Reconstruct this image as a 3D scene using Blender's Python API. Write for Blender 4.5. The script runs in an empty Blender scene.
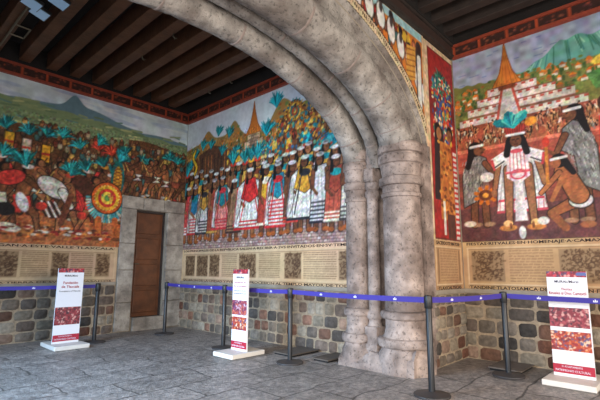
import bpy, bmesh, math, random
import numpy as np
from mathutils import Matrix, Vector

S = bpy.context.scene
COL = S.collection
PI = math.pi

# ------------------------------------------------------------ camera, world, lights, exposure
cam_data = bpy.data.cameras.new('camera')
cam_data.sensor_width = 36.0
cam_data.lens = 425.9 * 36.0 / 600.0
cam = bpy.data.objects.new('camera', cam_data)
COL.objects.link(cam)
pit, yaw, rol = 0.1609, 0.7530, 0.0056
F = Vector((math.cos(yaw) * math.cos(pit), math.sin(yaw) * math.cos(pit), math.sin(pit)))
R0 = Vector((math.sin(yaw), -math.cos(yaw), 0))
U0 = R0.cross(F)
R1 = R0 * math.cos(rol) + U0 * math.sin(rol)
U1 = U0 * math.cos(rol) - R0 * math.sin(rol)
M = Matrix((R1, U1, -F)).transposed().to_4x4()
M.translation = Vector((0, 0, 1.4))
cam.matrix_world = M
S.camera = cam

world = bpy.data.worlds.new('world')
S.world = world
world.use_nodes = True
wb = world.node_tree.nodes['Background']
wb.inputs[0].default_value = (0.86, 0.92, 1.0, 1)
wb.inputs[1].default_value = 0.9


def area(name, loc, target, sx, sy, power, colour, spread=180):
    d = bpy.data.lights.new(name, 'AREA')
    d.shape = 'RECTANGLE'
    d.size, d.size_y = sx, sy
    d.energy = power
    d.color = colour
    d.spread = math.radians(spread)
    o = bpy.data.objects.new(name, d)
    COL.objects.link(o)
    o.location = loc
    o.rotation_euler = (Vector(target) - Vector(loc)).to_track_quat('-Z', 'Y').to_euler()
    return o


# daylight of the open courtyard arcades
area('courtyard_daylight_bay', (-2.1, 5.7, 2.2), (2.2, 5.2, -0.6), 2.9, 2.8, 540, (0.42, 0.68, 1.0), 115)
area('courtyard_daylight_passage', (-3.2, -0.9, 2.2), (4.5, 4.6, 0.6), 3.6, 3.0, 600, (1.0, 0.95, 0.88), 140)
area('courtyard_daylight_entrance', (3.6, -4.4, 2.2), (5.0, 4.0, 0.8), 4.5, 3.0, 400, (1.0, 0.92, 0.82), 140)

S.view_settings.view_transform = 'Standard'
S.view_settings.look = 'None'
S.view_settings.gamma = 1.0
S.view_settings.use_curve_mapping = False
S.view_settings.exposure = -0.32

# ------------------------------------------------------------ helpers
def lin(c):
    c = np.asarray(c, dtype=np.float64)
    return np.where(c <= 0.04045, c / 12.92, ((c + 0.055) / 1.055) ** 2.4)


def rgb(r, g, b):
    v = lin([r / 255.0, g / 255.0, b / 255.0])
    return (float(v[0]), float(v[1]), float(v[2]), 1.0)


def mat(name, colour, rough=0.7, metal=0.0, noise=0.0, nscale=8.0, bump=0.0, bscale=40.0, attr=False,
        second=None, emit=None, spec=None, mscale=2.5):
    m = bpy.data.materials.new(name)
    m.use_nodes = True
    nt = m.node_tree
    N, L = nt.nodes, nt.links
    b = N['Principled BSDF']
    b.inputs['Roughness'].default_value = rough
    b.inputs['Metallic'].default_value = metal
    if spec is not None:
        b.inputs['Specular IOR Level'].default_value = spec
    tc = N.new('ShaderNodeTexCoord')
    src = None
    if attr:
        a = N.new('ShaderNodeAttribute')
        a.attribute_name = 'paint'
        src = a.outputs['Color']
    else:
        rg = N.new('ShaderNodeRGB')
        rg.outputs[0].default_value = colour
        src = rg.outputs[0]
    if second is not None:
        n2 = N.new('ShaderNodeTexNoise')
        n2.inputs['Scale'].default_value = mscale
        n2.inputs['Detail'].default_value = 6
        L.new(tc.outputs['Object'], n2.inputs['Vector'])
        rp = N.new('ShaderNodeValToRGB')
        rp.color_ramp.elements[0].position = 0.42
        rp.color_ramp.elements[1].position = 0.60
        L.new(n2.outputs['Fac'], rp.inputs['Fac'])
        mx = N.new('ShaderNodeMix')
        mx.data_type = 'RGBA'
        L.new(rp.outputs['Color'], mx.inputs['Factor'])
        L.new(src, mx.inputs[6])
        mx.inputs[7].default_value = second
        src = mx.outputs[2]
    if noise > 0:
        n = N.new('ShaderNodeTexNoise')
        n.inputs['Scale'].default_value = nscale
        n.inputs['Detail'].default_value = 8
        L.new(tc.outputs['Object'], n.inputs['Vector'])
        mr = N.new('ShaderNodeMapRange')
        mr.inputs['From Min'].default_value = 0.3
        mr.inputs['From Max'].default_value = 0.7
        mr.inputs['To Min'].default_value = 1 - noise
        mr.inputs['To Max'].default_value = 1 + noise
        L.new(n.outputs['Fac'], mr.inputs['Value'])
        vm = N.new('ShaderNodeVectorMath')
        vm.operation = 'SCALE'
        L.new(src, vm.inputs[0])
        L.new(mr.outputs['Result'], vm.inputs['Scale'])
        src = vm.outputs[0]
    L.new(src, b.inputs['Base Color'])
    if bump > 0:
        n = N.new('ShaderNodeTexNoise')
        n.inputs['Scale'].default_value = bscale
        n.inputs['Detail'].default_value = 8
        L.new(tc.outputs['Object'], n.inputs['Vector'])
        bp = N.new('ShaderNodeBump')
        bp.inputs['Strength'].default_value = bump
        bp.inputs['Distance'].default_value = 0.03
        L.new(n.outputs['Fac'], bp.inputs['Height'])
        L.new(bp.outputs['Normal'], b.inputs['Normal'])
    if emit:
        b.inputs['Emission Color'].default_value = emit[0]
        b.inputs['Emission Strength'].default_value = emit[1]
    return m


def carved_stone(name, colour, second, pore=0.5, joint=None):
    """old grey-pink ashlar: mottled, pitted"""
    m = mat(name, colour, 0.9, noise=0.30, nscale=7, second=second, mscale=2.2, spec=0.25)
    nt = m.node_tree
    N, L = nt.nodes, nt.links
    b = N['Principled BSDF']
    tc = [n for n in N if n.bl_idname == 'ShaderNodeTexCoord'][0]
    src = b.inputs['Base Color'].links[0].from_socket
    # pits of the volcanic stone: darker specks with relief
    v = N.new('ShaderNodeTexNoise')
    v.inputs['Scale'].default_value = 24
    v.inputs['Detail'].default_value = 6
    v.inputs['Roughness'].default_value = 0.65
    L.new(tc.outputs['Object'], v.inputs['Vector'])
    rp = N.new('ShaderNodeValToRGB')
    rp.color_ramp.elements[0].position = 0.36
    rp.color_ramp.elements[0].color = (1 - pore, 1 - pore, 1 - pore, 1)
    rp.color_ramp.elements[1].position = 0.45
    rp.color_ramp.elements[1].color = (1, 1, 1, 1)
    L.new(v.outputs['Fac'], rp.inputs['Fac'])
    mx = N.new('ShaderNodeMix')
    mx.data_type = 'RGBA'
    mx.blend_type = 'MULTIPLY'
    mx.inputs['Factor'].default_value = 1
    L.new(src, mx.inputs[6])
    L.new(rp.outputs['Color'], mx.inputs[7])
    L.new(mx.outputs[2], b.inputs['Base Color'])
    bp = N.new('ShaderNodeBump')
    bp.inputs['Strength'].default_value = 0.7
    bp.inputs['Distance'].default_value = 0.03
    L.new(v.outputs['Fac'], bp.inputs['Height'])
    L.new(bp.outputs['Normal'], b.inputs['Normal'])
    return m


MT = {}
MT['arch_stone'] = carved_stone('arch_stone', rgb(158, 150, 142), rgb(118, 108, 101))
MT['pier_stone'] = carved_stone('pier_stone', rgb(164, 146, 136), rgb(122, 106, 98))
MT['door_stone'] = carved_stone('door_stone', rgb(168, 158, 146), rgb(136, 126, 116), 0.3)
MT['plaster'] = mat('old_plaster', rgb(150, 138, 122), 0.9, noise=0.15, nscale=6, bump=0.2)
MT['mortar'] = mat('lime_mortar', rgb(158, 138, 114), 0.95, noise=0.25, nscale=18, bump=0.6, bscale=60)
MT['masonry'] = mat('rubble_stone', (1, 1, 1, 1), 0.88, noise=0.30, nscale=14, bump=0.6, bscale=34, attr=True, spec=0.3)
MT['fresco'] = mat('fresco_paint', (1, 1, 1, 1), 0.7, noise=0.10, nscale=9, attr=True, spec=0.3)
MT['ink'] = mat('dark_ink', rgb(48, 32, 24), 0.8)
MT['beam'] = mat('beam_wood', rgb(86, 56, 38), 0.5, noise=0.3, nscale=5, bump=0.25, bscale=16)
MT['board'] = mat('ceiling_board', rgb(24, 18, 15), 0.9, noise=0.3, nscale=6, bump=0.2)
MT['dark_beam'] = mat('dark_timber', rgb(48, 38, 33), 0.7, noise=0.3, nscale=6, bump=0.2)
MT['frieze_red'] = mat('frieze_red_paint', rgb(142, 58, 36), 0.6, noise=0.2, nscale=12)
MT['door_wood'] = mat('door_wood', rgb(98, 56, 30), 0.5, noise=0.3, nscale=5, bump=0.15, bscale=22)
MT['black_metal'] = mat('black_powder_coat', rgb(34, 34, 36), 0.4, metal=0.2, noise=0.05)
MT['black_plastic'] = mat('black_plastic', rgb(20, 20, 22), 0.45)
MT['iron_base'] = mat('grey_cast_base', rgb(60, 56, 56), 0.5, noise=0.1)
MT['belt'] = mat('violet_belt', rgb(58, 46, 140), 0.7)
MT['white_mark'] = mat('white_print', rgb(225, 222, 235), 0.7)
MT['white_board'] = mat('white_board', rgb(232, 228, 230), 0.55)
MT['white_base'] = mat('white_base', rgb(222, 214, 204), 0.5, noise=0.04)
MT['board_edge'] = mat('board_edge', rgb(170, 165, 165), 0.6)
MT['red_print'] = mat('red_print', rgb(172, 28, 52), 0.6)
MT['ink_print'] = mat('dark_print', rgb(52, 44, 66), 0.6)
MT['poster_print'] = mat('poster_print', (1, 1, 1, 1), 0.5, attr=True)
MT['steel'] = mat('dull_steel', rgb(120, 112, 96), 0.45, metal=0.6)
MT['lamp_body'] = mat('lamp_housing', rgb(70, 72, 74), 0.5)
MT['lamp_glass'] = mat('lamp_glass', rgb(150, 180, 205), 0.15, emit=(rgb(140, 176, 210), 0.2))
MT['cover'] = mat('cover_slab', rgb(92, 82, 74), 0.8, noise=0.2, nscale=10, bump=0.3)
MT['gap_shade'] = mat('painted_gap_shade', rgb(14, 12, 12), 0.9)  # near-black colour for the shade beneath the cover slabs


class MB:
    """collects shapes in world coordinates, links them as one mesh object"""
    def __init__(self):
        self.bm = bmesh.new()

    def box(self, x0, x1, y0, y1, z0, z1, bev=0.0):
        c = bmesh.ops.create_cube(self.bm, size=1.0)
        mtx = Matrix.Translation(((x0 + x1) / 2, (y0 + y1) / 2, (z0 + z1) / 2)) @ Matrix.Diagonal((abs(x1 - x0), abs(y1 - y0), abs(z1 - z0), 1))
        bmesh.ops.transform(self.bm, matrix=mtx, verts=c['verts'])
        if bev > 0:
            es = set()
            for v in c['verts']:
                es.update(v.link_edges)
            bmesh.ops.bevel(self.bm, geom=list(es), offset=bev, segments=2, affect='EDGES', profile=0.5)
        return self

    def obox(self, centre, ex, ey, ez, sx, sy, sz, bev=0.0):
        c = bmesh.ops.create_cube(self.bm, size=1.0)
        m3 = Matrix((Vector(ex), Vector(ey), Vector(ez))).transposed().to_4x4()
        mtx = Matrix.Translation(centre) @ m3 @ Matrix.Diagonal((sx, sy, sz, 1))
        bmesh.ops.transform(self.bm, matrix=mtx, verts=c['verts'])
        if bev > 0:
            es = set()
            for v in c['verts']:
                es.update(v.link_edges)
            bmesh.ops.bevel(self.bm, geom=list(es), offset=bev, segments=2, affect='EDGES', profile=0.5)
        return self

    def lathe(self, x, y, prof, seg=28, wob=0.0, rnd=None):
        rings = []
        for (r, z) in prof:
            ring = []
            for k in range(seg):
                a = 2 * PI * k / seg
                rr = r * (1 + (rnd.uniform(-wob, wob) if rnd else 0))
                ring.append(self.bm.verts.new((x + rr * math.cos(a), y + rr * math.sin(a), z)))
            rings.append(ring)
        for i in range(len(rings) - 1):
            for k in range(seg):
                self.bm.faces.new((rings[i][k], rings[i][(k + 1) % seg], rings[i + 1][(k + 1) % seg], rings[i + 1][k]))
        self.bm.faces.new(list(reversed(rings[0])))
        self.bm.faces.new(rings[-1])
        return self

    def tube(self, pts, r, seg=8):
        pts = [Vector(p) for p in pts]
        rings = []
        for i, p in enumerate(pts):
            d = (pts[min(i + 1, len(pts) - 1)] - pts[max(i - 1, 0)]).normalized()
            a = d.orthogonal().normalized() if i == 0 else (rings_a - d * rings_a.dot(d)).normalized()
            rings_a = a
            b = d.cross(a)
            rings.append([self.bm.verts.new(p + (a * math.cos(2 * PI * k / seg) + b * math.sin(2 * PI * k / seg)) * r) for k in range(seg)])
        for i in range(len(rings) - 1):
            for k in range(seg):
                self.bm.faces.new((rings[i][k], rings[i][(k + 1) % seg], rings[i + 1][(k + 1) % seg], rings[i + 1][k]))
        self.bm.faces.new(list(reversed(rings[0])))
        self.bm.faces.new(rings[-1])
        return self

    def prism(self, pts, d):
        """closed outline (3-D points) pushed along d"""
        a = [self.bm.verts.new(p) for p in pts]
        b = [self.bm.verts.new(Vector(p) + Vector(d)) for p in pts]
        n = len(pts)
        self.bm.faces.new(a)
        self.bm.faces.new(list(reversed(b)))
        for i in range(n):
            self.bm.faces.new((a[i], b[i], b[(i + 1) % n], a[(i + 1) % n]))
        return self

    def build(self, name, material, parent=None, smooth=False, rot=None):
        bmesh.ops.recalc_face_normals(self.bm, faces=self.bm.faces)
        if parent is not None:
            off = Matrix.Translation(-total_loc(parent))
            bmesh.ops.transform(self.bm, matrix=off, verts=self.bm.verts)
        me = bpy.data.meshes.new(name)
        self.bm.to_mesh(me)
        self.bm.free()
        return link(name, me, material, parent, smooth)


def total_loc(o):
    v = Vector((0, 0, 0))
    while o is not None:
        v += o.location
        o = o.parent
    return v


def link(name, me, material, parent=None, smooth=False):
    if material is not None:
        me.materials.append(material)
    if smooth:
        for p in me.polygons:
            p.use_smooth = True
        try:
            me.set_sharp_from_angle(angle=math.radians(42))
        except Exception:
            pass
    o = bpy.data.objects.new(name, me)
    COL.objects.link(o)
    o.parent = parent
    return o


def structure(o):
    o['kind'] = 'structure'
    return o


def tag(o, label, cat, group=None, kind=None):
    o['label'] = label
    o['category'] = cat
    if group:
        o['group'] = group
    if kind:
        o['kind'] = kind
    return o


def thing(name, loc, label, cat, group=None):
    o = bpy.data.objects.new(name, None)
    o.empty_display_size = 0.1
    COL.objects.link(o)
    o.location = loc
    return tag(o, label, cat, group)


def copy_tree(o, parent=None):
    c = o.copy()
    COL.objects.link(c)
    c.parent = parent
    for ch in [q for q in list(COL.objects) if q.parent == o]:
        copy_tree(ch, c)
    return c


def text_part(name, body, origin, udir, vdir, height, width, material, parent, depth=0.003, bold=0.0):
    """real lettering: flat letters with a little thickness, lower left corner at origin"""
    cu = bpy.data.curves.new(name, 'FONT')
    cu.body = body
    cu.size = 1.0
    cu.extrude = 0.01
    cu.offset = bold
    cu.resolution_u = 2
    tmp = bpy.data.objects.new('lettering', cu)
    COL.objects.link(tmp)
    dg = bpy.context.evaluated_depsgraph_get()
    me = bpy.data.meshes.new_from_object(tmp.evaluated_get(dg))
    bpy.data.objects.remove(tmp)
    n = len(me.vertices)
    co = np.zeros(n * 3)
    me.vertices.foreach_get('co', co)
    co = co.reshape(-1, 3)
    mn, mx_ = co.min(0), co.max(0)
    sx = width / max(mx_[0] - mn[0], 1e-6)
    sy = height / max(mx_[1] - mn[1], 1e-6)
    u, v = np.array(udir, float), np.array(vdir, float)
    w = np.cross(u, v)
    p = np.array(origin, float) - np.array(total_loc(parent)) if parent else np.array(origin, float)
    out = p + (co[:, :1] - mn[0]) * sx * u + (co[:, 1:2] - mn[1]) * sy * v + (co[:, 2:3] / 0.02 + 0.5) * depth * w
    me.vertices.foreach_set('co', out.ravel())
    me.update()
    me.materials.clear()
    return link(name, me, material, parent)


# ------------------------------------------------------------ painting on fine plaster grids
class Canvas:
    def __init__(self, s0, s1, z0, z1, step, base):
        self.s0, self.z0, self.step = s0, z0, step
        self.ns = int(round((s1 - s0) / step)) + 1
        self.nz = int(round((z1 - z0) / step)) + 1
        self.s1, self.z1 = s1, z1
        self.ss = np.linspace(s0, s1, self.ns)
        self.zz = np.linspace(z0, z1, self.nz)
        self.a = np.zeros((self.nz, self.ns, 3))
        self.a[:] = np.array(base) / 255.0

    def win(self, s0, s1, z0, z1):
        i0 = max(0, int((s0 - self.s0) / self.step) - 1)
        i1 = min(self.ns, int((s1 - self.s0) / self.step) + 3)
        j0 = max(0, int((z0 - self.z0) / self.step) - 1)
        j1 = min(self.nz, int((z1 - self.z0) / self.step) + 3)
        if i1 <= i0 or j1 <= j0:
            return None
        X, Z = np.meshgrid(self.ss[i0:i1], self.zz[j0:j1])
        return (slice(j0, j1), slice(i0, i1)), X, Z

    def put(self, idx, cov, c):
        cov = np.clip(cov, 0, 1)[..., None]
        self.a[idx] = self.a[idx] * (1 - cov) + cov * (np.array(c) / 255.0)

    def ell(self, s, z, rs, rz, c, ang=0.0):
        m = max(rs, rz) + self.step
        w = self.win(s - m, s + m, z - m, z + m)
        if w is None: return
        idx, X, Z = w
        ca, sa = math.cos(ang), math.sin(ang)
        dx, dz = X - s, Z - z
        u, v = (dx * ca + dz * sa) / rs, (-dx * sa + dz * ca) / rz
        d = (1 - np.sqrt(u * u + v * v)) * min(rs, rz)
        self.put(idx, d / self.step + 0.5, c)

    def cap(self, s0, z0, s1, z1, r0, c, r1=None):
        r1 = r0 if r1 is None else r1
        m = max(r0, r1) + self.step
        w = self.win(min(s0, s1) - m, max(s0, s1) + m, min(z0, z1) - m, max(z0, z1) + m)
        if w is None: return
        idx, X, Z = w
        dx, dz = s1 - s0, z1 - z0
        L = dx * dx + dz * dz + 1e-9
        t = np.clip(((X - s0) * dx + (Z - z0) * dz) / L, 0, 1)
        d = (r0 + (r1 - r0) * t) - np.hypot(X - s0 - t * dx, Z - z0 - t * dz)
        self.put(idx, d / self.step + 0.5, c)

    def poly(self, pts, c, g=0.0):
        P = np.array(pts, float)
        w = self.win(P[:, 0].min() - g, P[:, 0].max() + g, P[:, 1].min() - g, P[:, 1].max() + g)
        if w is None: return
        idx, X, Z = w
        ins = np.zeros(X.shape, bool)
        dist = np.full(X.shape, 1e9)
        n = len(P)
        for i in range(n):
            ax, az = P[i]
            bx, bz = P[(i + 1) % n]
            cr = ((az > Z) != (bz > Z))
            with np.errstate(divide='ignore', invalid='ignore'):
                xi = (bx - ax) * (Z - az) / ((bz - az) if bz != az else 1e-9) + ax
            ins ^= cr & (X < xi)
            dx, dz = bx - ax, bz - az
            t = np.clip(((X - ax) * dx + (Z - az) * dz) / (dx * dx + dz * dz + 1e-9), 0, 1)
            dist = np.minimum(dist, np.hypot(X - ax - t * dx, Z - az - t * dz))
        d = np.where(ins, dist, -dist) + g
        self.put(idx, d / self.step + 0.5, c)

    def rect(self, s0, s1, z0, z1, c):
        self.poly([(s0, z0), (s1, z0), (s1, z1), (s0, z1)], c)

    def under(self, fn, c, ztop=None):
        """fill everything below the line z = fn(s)"""
        line = np.array([fn(s) for s in self.ss])
        cov = np.clip((line[None, :] - self.zz[:, None]) / self.step + 0.5, 0, 1)
        self.put((slice(None), slice(None)), cov, c)

    def mottle(self, amt, cell, rnd, z0=None, z1=None, per_channel=0.4):
        g = np.random.default_rng(rnd)
        def field():
            nx, nz = max(2, int((self.s1 - self.s0) / cell) + 2), max(2, int((self.z1 - self.z0) / cell) + 2)
            q = g.uniform(-1, 1, (nz, nx))
            xs = np.linspace(0, nx - 1.001, self.ns); zs = np.linspace(0, nz - 1.001, self.nz)
            xi, zi = xs.astype(int), zs.astype(int)
            fx, fz = (xs - xi)[None, :], (zs - zi)[:, None]
            fx, fz = fx * fx * (3 - 2 * fx), fz * fz * (3 - 2 * fz)
            return (q[zi][:, xi] * (1 - fx) * (1 - fz) + q[zi][:, xi + 1] * fx * (1 - fz) + q[zi + 1][:, xi] * (1 - fx) * fz + q[zi + 1][:, xi + 1] * fx * fz)
        base = field()
        for k in range(3):
            f = 1 + amt * (base + per_channel * field())
            if z0 is not None:
                mask = ((self.zz >= z0) & (self.zz <= z1))[:, None]
                f = np.where(mask, f, 1)
            self.a[:, :, k] = np.clip(self.a[:, :, k] * f, 0, 1)

    def mesh(self, name, place, material, parent, keep=None, back=None):
        """place(s, z) -> world xyz arrays; keep(s, z) masks cells"""
        X, Z = np.meshgrid(self.ss, self.zz)
        P = place(X.ravel(), Z.ravel())
        if parent is not None:
            P = P - np.array(total_loc(parent))
        nz, ns = self.nz, self.ns
        idx = np.arange(nz * ns).reshape(nz, ns)
        q = np.stack([idx[:-1, :-1], idx[:-1, 1:], idx[1:, 1:], idx[1:, :-1]], -1).reshape(-1, 4)
        if keep is not None:
            k = keep(X, Z)
            kk = (k[:-1, :-1] & k[1:, 1:]).ravel()
            q = q[kk]
        used = np.unique(q)
        remap = np.full(nz * ns, -1)
        remap[used] = np.arange(len(used))
        q = remap[q]
        me = bpy.data.meshes.new(name)
        me.vertices.add(len(used))
        me.vertices.foreach_set('co', P[used].ravel())
        me.loops.add(q.size)
        me.loops.foreach_set('vertex_index', q.ravel())
        me.polygons.add(len(q))
        me.polygons.foreach_set('loop_start', np.arange(0, q.size, 4))
        me.polygons.foreach_set('loop_total', np.full(len(q), 4))
        me.update(calc_edges=True)
        at = me.color_attributes.new('paint', 'FLOAT_COLOR', 'POINT')
        c = np.ones((len(used), 4))
        c[:, :3] = lin(self.a.reshape(-1, 3)[used])
        at.data.foreach_set('color', c.ravel())
        return link(name, me, material, parent)


SKIN = [(122, 74, 46), (140, 86, 54), (104, 62, 40), (150, 96, 62)]
DARK = (40, 26, 20)
TEAL = (28, 132, 136)


def plume(c, s, z, r, col, rnd, n=7, spread=1.3, lean=0.0):
    n = n + 5
    for k in range(n):
        a = lean + spread * (k / (n - 1) - 0.5)
        sh = rnd.uniform(0.6, 1.35)
        cc = tuple(int(min(255, v * sh + (14 if sh > 1 else 0))) for v in col)
        q = r * rnd.uniform(0.75, 1.1)
        mx_, mz_ = s + q * .6 * math.sin(a), z + q * .6 * math.cos(a)
        c.cap(s, z, mx_, mz_, r * 0.05, cc, r * 0.08)
        c.cap(mx_, mz_, mx_ + q * .42 * math.sin(a * 1.5), mz_ + q * .42 * math.cos(a * 1.5), r * 0.08, cc, r * 0.03)
        c.cap(s + 0.03 * r, z, s + q * 0.9 * math.sin(a + 0.07), z + q * 0.9 * math.cos(a + 0.07), c.step * 0.3, tuple(int(v * 0.35) for v in col))


def robed(c, s, z0, h, rnd, robe, trim, hat='band', shawl=None, stripes=0, w=0.30):
    """a plain standing figure in a robe"""
    sk = rnd.choice(SKIN)
    o = 0.012 + 0.004 * h
    for sg in (-1, 1):
        c.cap(s + sg * 0.07 * h, z0 + 0.02, s + sg * 0.07 * h, z0 + 0.3 * h, 0.035 * h + o, DARK)
        c.cap(s + sg * 0.07 * h, z0 + 0.02, s + sg * 0.07 * h, z0 + 0.3 * h, 0.035 * h, sk)
        c.ell(s + sg * 0.09 * h, z0 + 0.015, 0.06 * h, 0.028 * h, (150, 78, 34))
    hem = z0 + rnd.uniform(0.09, 0.17) * h
    sh = z0 + 0.80 * h
    P = [(s - w * h * 0.62, hem), (s + w * h * 0.62, hem + rnd.uniform(-.02, .02) * h), (s + w * h * 0.42, sh - .04 * h), (s + 0.1 * h, sh + .02 * h), (s - 0.1 * h, sh + .02 * h), (s - w * h * 0.42, sh - .04 * h)]
    c.poly(P, DARK, o)
    c.poly(P, robe)
    for k in range(4):
        x = s + (k - 1.5) * 0.09 * h
        c.cap(x, hem, s + (k - 1.5) * 0.05 * h, sh - 0.1 * h, c.step * 0.4, tuple(int(v * 0.72) for v in robe))
    c.cap(P[0][0], hem, P[1][0], hem, 0.018 * h, trim)
    for k in range(stripes):
        z = hem + (0.05 + 0.05 * k) * h
        ww = w * h * (0.60 - 0.02 * k)
        c.cap(s - ww, z, s + ww, z, 0.011 * h, trim)
    if shawl:
        Q = [(s - w * h * 0.46, sh - 0.22 * h), (s, sh - 0.32 * h), (s + w * h * 0.46, sh - 0.20 * h), (s + 0.11 * h, sh + .03 * h), (s - 0.11 * h, sh + .03 * h)]
        c.poly(Q, DARK, o * 0.6)
        c.poly(Q, shawl)
        c.ell(s, sh - 0.05 * h, 0.10 * h, 0.05 * h, TEAL if rnd.random() < 0.5 else trim)
    for sg in (-1, 1):
        ex, ez = s + sg * w * h * 0.48, z0 + 0.55 * h
        hx, hz = s + sg * rnd.uniform(0.0, 0.5) * w * h, z0 + rnd.uniform(0.42, 0.56) * h
        c.cap(s + sg * w * h * 0.40, sh - .05 * h, ex, ez, 0.032 * h + o * .5, DARK)
        c.cap(s + sg * w * h * 0.40, sh - .05 * h, ex, ez, 0.032 * h, sk)
        c.cap(ex, ez, hx, hz, 0.024 * h, sk)
    hz = z0 + 0.895 * h
    if w > .33:
        for sg in (-1, 1):   # pale cape falling beside the arms
            Q = [(s + sg * .12 * h, sh), (s + sg * w * .50 * h, sh - .08 * h), (s + sg * w * .66 * h, hem + .04 * h), (s + sg * w * .44 * h, hem + .02 * h), (s + sg * .20 * h, sh - .25 * h)]
            c.poly(Q, DARK, o * .6); c.poly(Q, (220, 212, 202)); c.cap(Q[2][0], Q[2][1], Q[1][0], Q[1][1], .012 * h, trim)
            for k in range(3): c.cap(Q[1][0] - sg * .03 * k * h, sh - .12 * h, Q[2][0] - sg * .035 * k * h, hem + .08 * h, c.step * .45, (150, 140, 134))
    c.ell(s, hz, 0.075 * h, 0.085 * h, (24, 18, 16))
    c.cap(s - .05 * h, hz, s - .07 * h, hz - .12 * h, 0.03 * h, (24, 18, 16))
    d = rnd.choice((-1, 1))
    c.ell(s + d * 0.012 * h, hz - 0.012 * h, 0.052 * h, 0.064 * h, sk)
    c.cap(s + d * .02 * h - .02 * h, hz, s + d * .02 * h + .02 * h, hz, c.step * 0.4, DARK)
    if hat == 'band':
        c.ell(s, hz + 0.055 * h, 0.075 * h, 0.03 * h, (208, 206, 200))
    elif hat == 'plume':
        c.ell(s, hz + 0.05 * h, 0.075 * h, 0.035 * h, rnd.choice([(226, 160, 40), (200, 54, 40), (214, 214, 206)]))
        plume(c, s, hz + 0.06 * h, 0.26 * h, TEAL, rnd)
    elif hat == 'round':
        c.ell(s, hz + 0.065 * h, 0.065 * h, 0.03 * h, (182, 180, 176))
        c.ell(s, hz + 0.075 * h, 0.045 * h, 0.014 * h, (110, 108, 108))


def fighter(c, s, z0, h, rnd, d=1, cloth=(214, 206, 192), hat=None, cape=None):
    """a plain striding figure with bare legs and a short cloth"""
    sk = rnd.choice(SKIN)
    st = rnd.uniform(.14, .26) * h
    hipz = z0 + .46 * h
    if cape:
        Q = [(s - d * .30 * h, z0 + .34 * h), (s - d * .04 * h, z0 + .42 * h), (s + d * .10 * h, z0 + .80 * h), (s - d * .10 * h, z0 + .84 * h)]
        c.poly(Q, DARK, .014); c.poly(Q, cape)
        for k in range(3): c.cap(s - d * (.24 - .06 * k) * h, z0 + .38 * h, s - d * (.04 - .02 * k) * h, z0 + .8 * h, c.step * .5, tuple(int(v * .6) for v in cape))
    for q, kn in ((-st, .05), (st, .10)):
        kx, kz = s + d * (q * .6 + kn * h * .5), z0 + .25 * h
        for rr, cc in ((.016, DARK), (0, sk)):
            c.cap(s, hipz, kx, kz, .060 * h + rr, cc, .045 * h + rr)
            c.cap(kx, kz, s + d * q, z0 + .02, .042 * h + rr, cc, .026 * h + rr)
        c.cap(kx - .01, kz - .03 * h, s + d * q - .01, z0 + .06 * h, c.step * .5, tuple(min(255, int(v * 1.35)) for v in sk))
        c.ell(s + d * (q + .03 * h), z0 + .01, .06 * h, .026 * h, rnd.choice([(130, 44, 36), (200, 190, 176), (96, 60, 40)]))
    for rr, cc in ((.016, DARK), (0, sk)):
        c.cap(s, hipz + .03 * h, s + d * .05 * h, z0 + .74 * h, .085 * h + rr, cc, .10 * h + rr)
    c.cap(s + d * .09 * h, z0 + .70 * h, s + d * .07 * h, z0 + .56 * h, .02 * h, tuple(min(255, int(v * 1.3)) for v in sk))
    c.poly([(s - .10 * h, hipz + .06 * h), (s + .11 * h, hipz + .06 * h), (s + d * .14 * h, hipz - .10 * h), (s - d * .08 * h, hipz - .08 * h)], DARK, .01)
    c.poly([(s - .10 * h, hipz + .06 * h), (s + .11 * h, hipz + .06 * h), (s + d * .14 * h, hipz - .10 * h), (s - d * .08 * h, hipz - .08 * h)], cloth)
    ez = z0 + rnd.uniform(.55, .85) * h
    hx = s + d * rnd.uniform(.28, .42) * h
    for rr, cc in ((.014, DARK), (0, sk)):
        c.cap(s + d * .06 * h, z0 + .76 * h, s + d * .22 * h, z0 + .64 * h, .04 * h + rr, cc, .034 * h + rr)
        c.cap(s + d * .22 * h, z0 + .64 * h, hx, ez, .032 * h + rr, cc, .022 * h + rr)
    c.cap(hx - d * .1 * h, ez - .16 * h, hx + d * .1 * h, ez + .2 * h, .009 * h, rnd.choice([(206, 166, 90), (60, 40, 30)]))
    hz = z0 + .90 * h
    c.ell(s + d * .05 * h, hz, .072 * h, .078 * h, (28, 20, 18)); c.ell(s + d * .075 * h, hz - .012 * h, .05 * h, .06 * h, sk)
    if hat:
        c.ell(s + d * .05 * h, hz + .05 * h, .075 * h, .035 * h, hat)
        plume(c, s + d * .03 * h, hz + .06 * h, .24 * h, TEAL, rnd, 7, 1.5, -.4 * d)


def crowd_fill(c, s0, s1, z0, z1, n, rnd, cols, r):
    for _ in range(n):
        s, z = rnd.uniform(s0, s1), rnd.uniform(z0, z1)
        q = rnd.random()
        cc = rnd.choice(cols)
        c.ell(s, z - r * 1.4, r * 1.1, r * 1.9, tuple(int(v * 0.4) for v in cc))
        c.ell(s, z - r * 1.4, r * 0.8, r * 1.5, cc)
        c.ell(s, z, r * 0.55, r * 0.62, DARK)
        c.ell(s, z, r * 0.42, r * 0.5, rnd.choice(SKIN))


def houses(c, s0, s1, z0, z1, n, rnd):
    for _ in range(n):
        s, z = rnd.uniform(s0, s1), rnd.uniform(z0, z1)
        w, h = rnd.uniform(.05, .09), rnd.uniform(.05, .09)
        c.rect(s - w / 2, s + w / 2, z, z + h * .7, rnd.choice([(206, 190, 160), (176, 122, 70), (150, 96, 58)]))
        c.poly([(s - w * .7, z + h * .6), (s + w * .7, z + h * .6), (s, z + h * 1.3)], rnd.choice([(202, 112, 36), (180, 92, 34)]))
        c.cap(s + w, z, s + w, z + .05, .02, (70, 92, 44))


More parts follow.
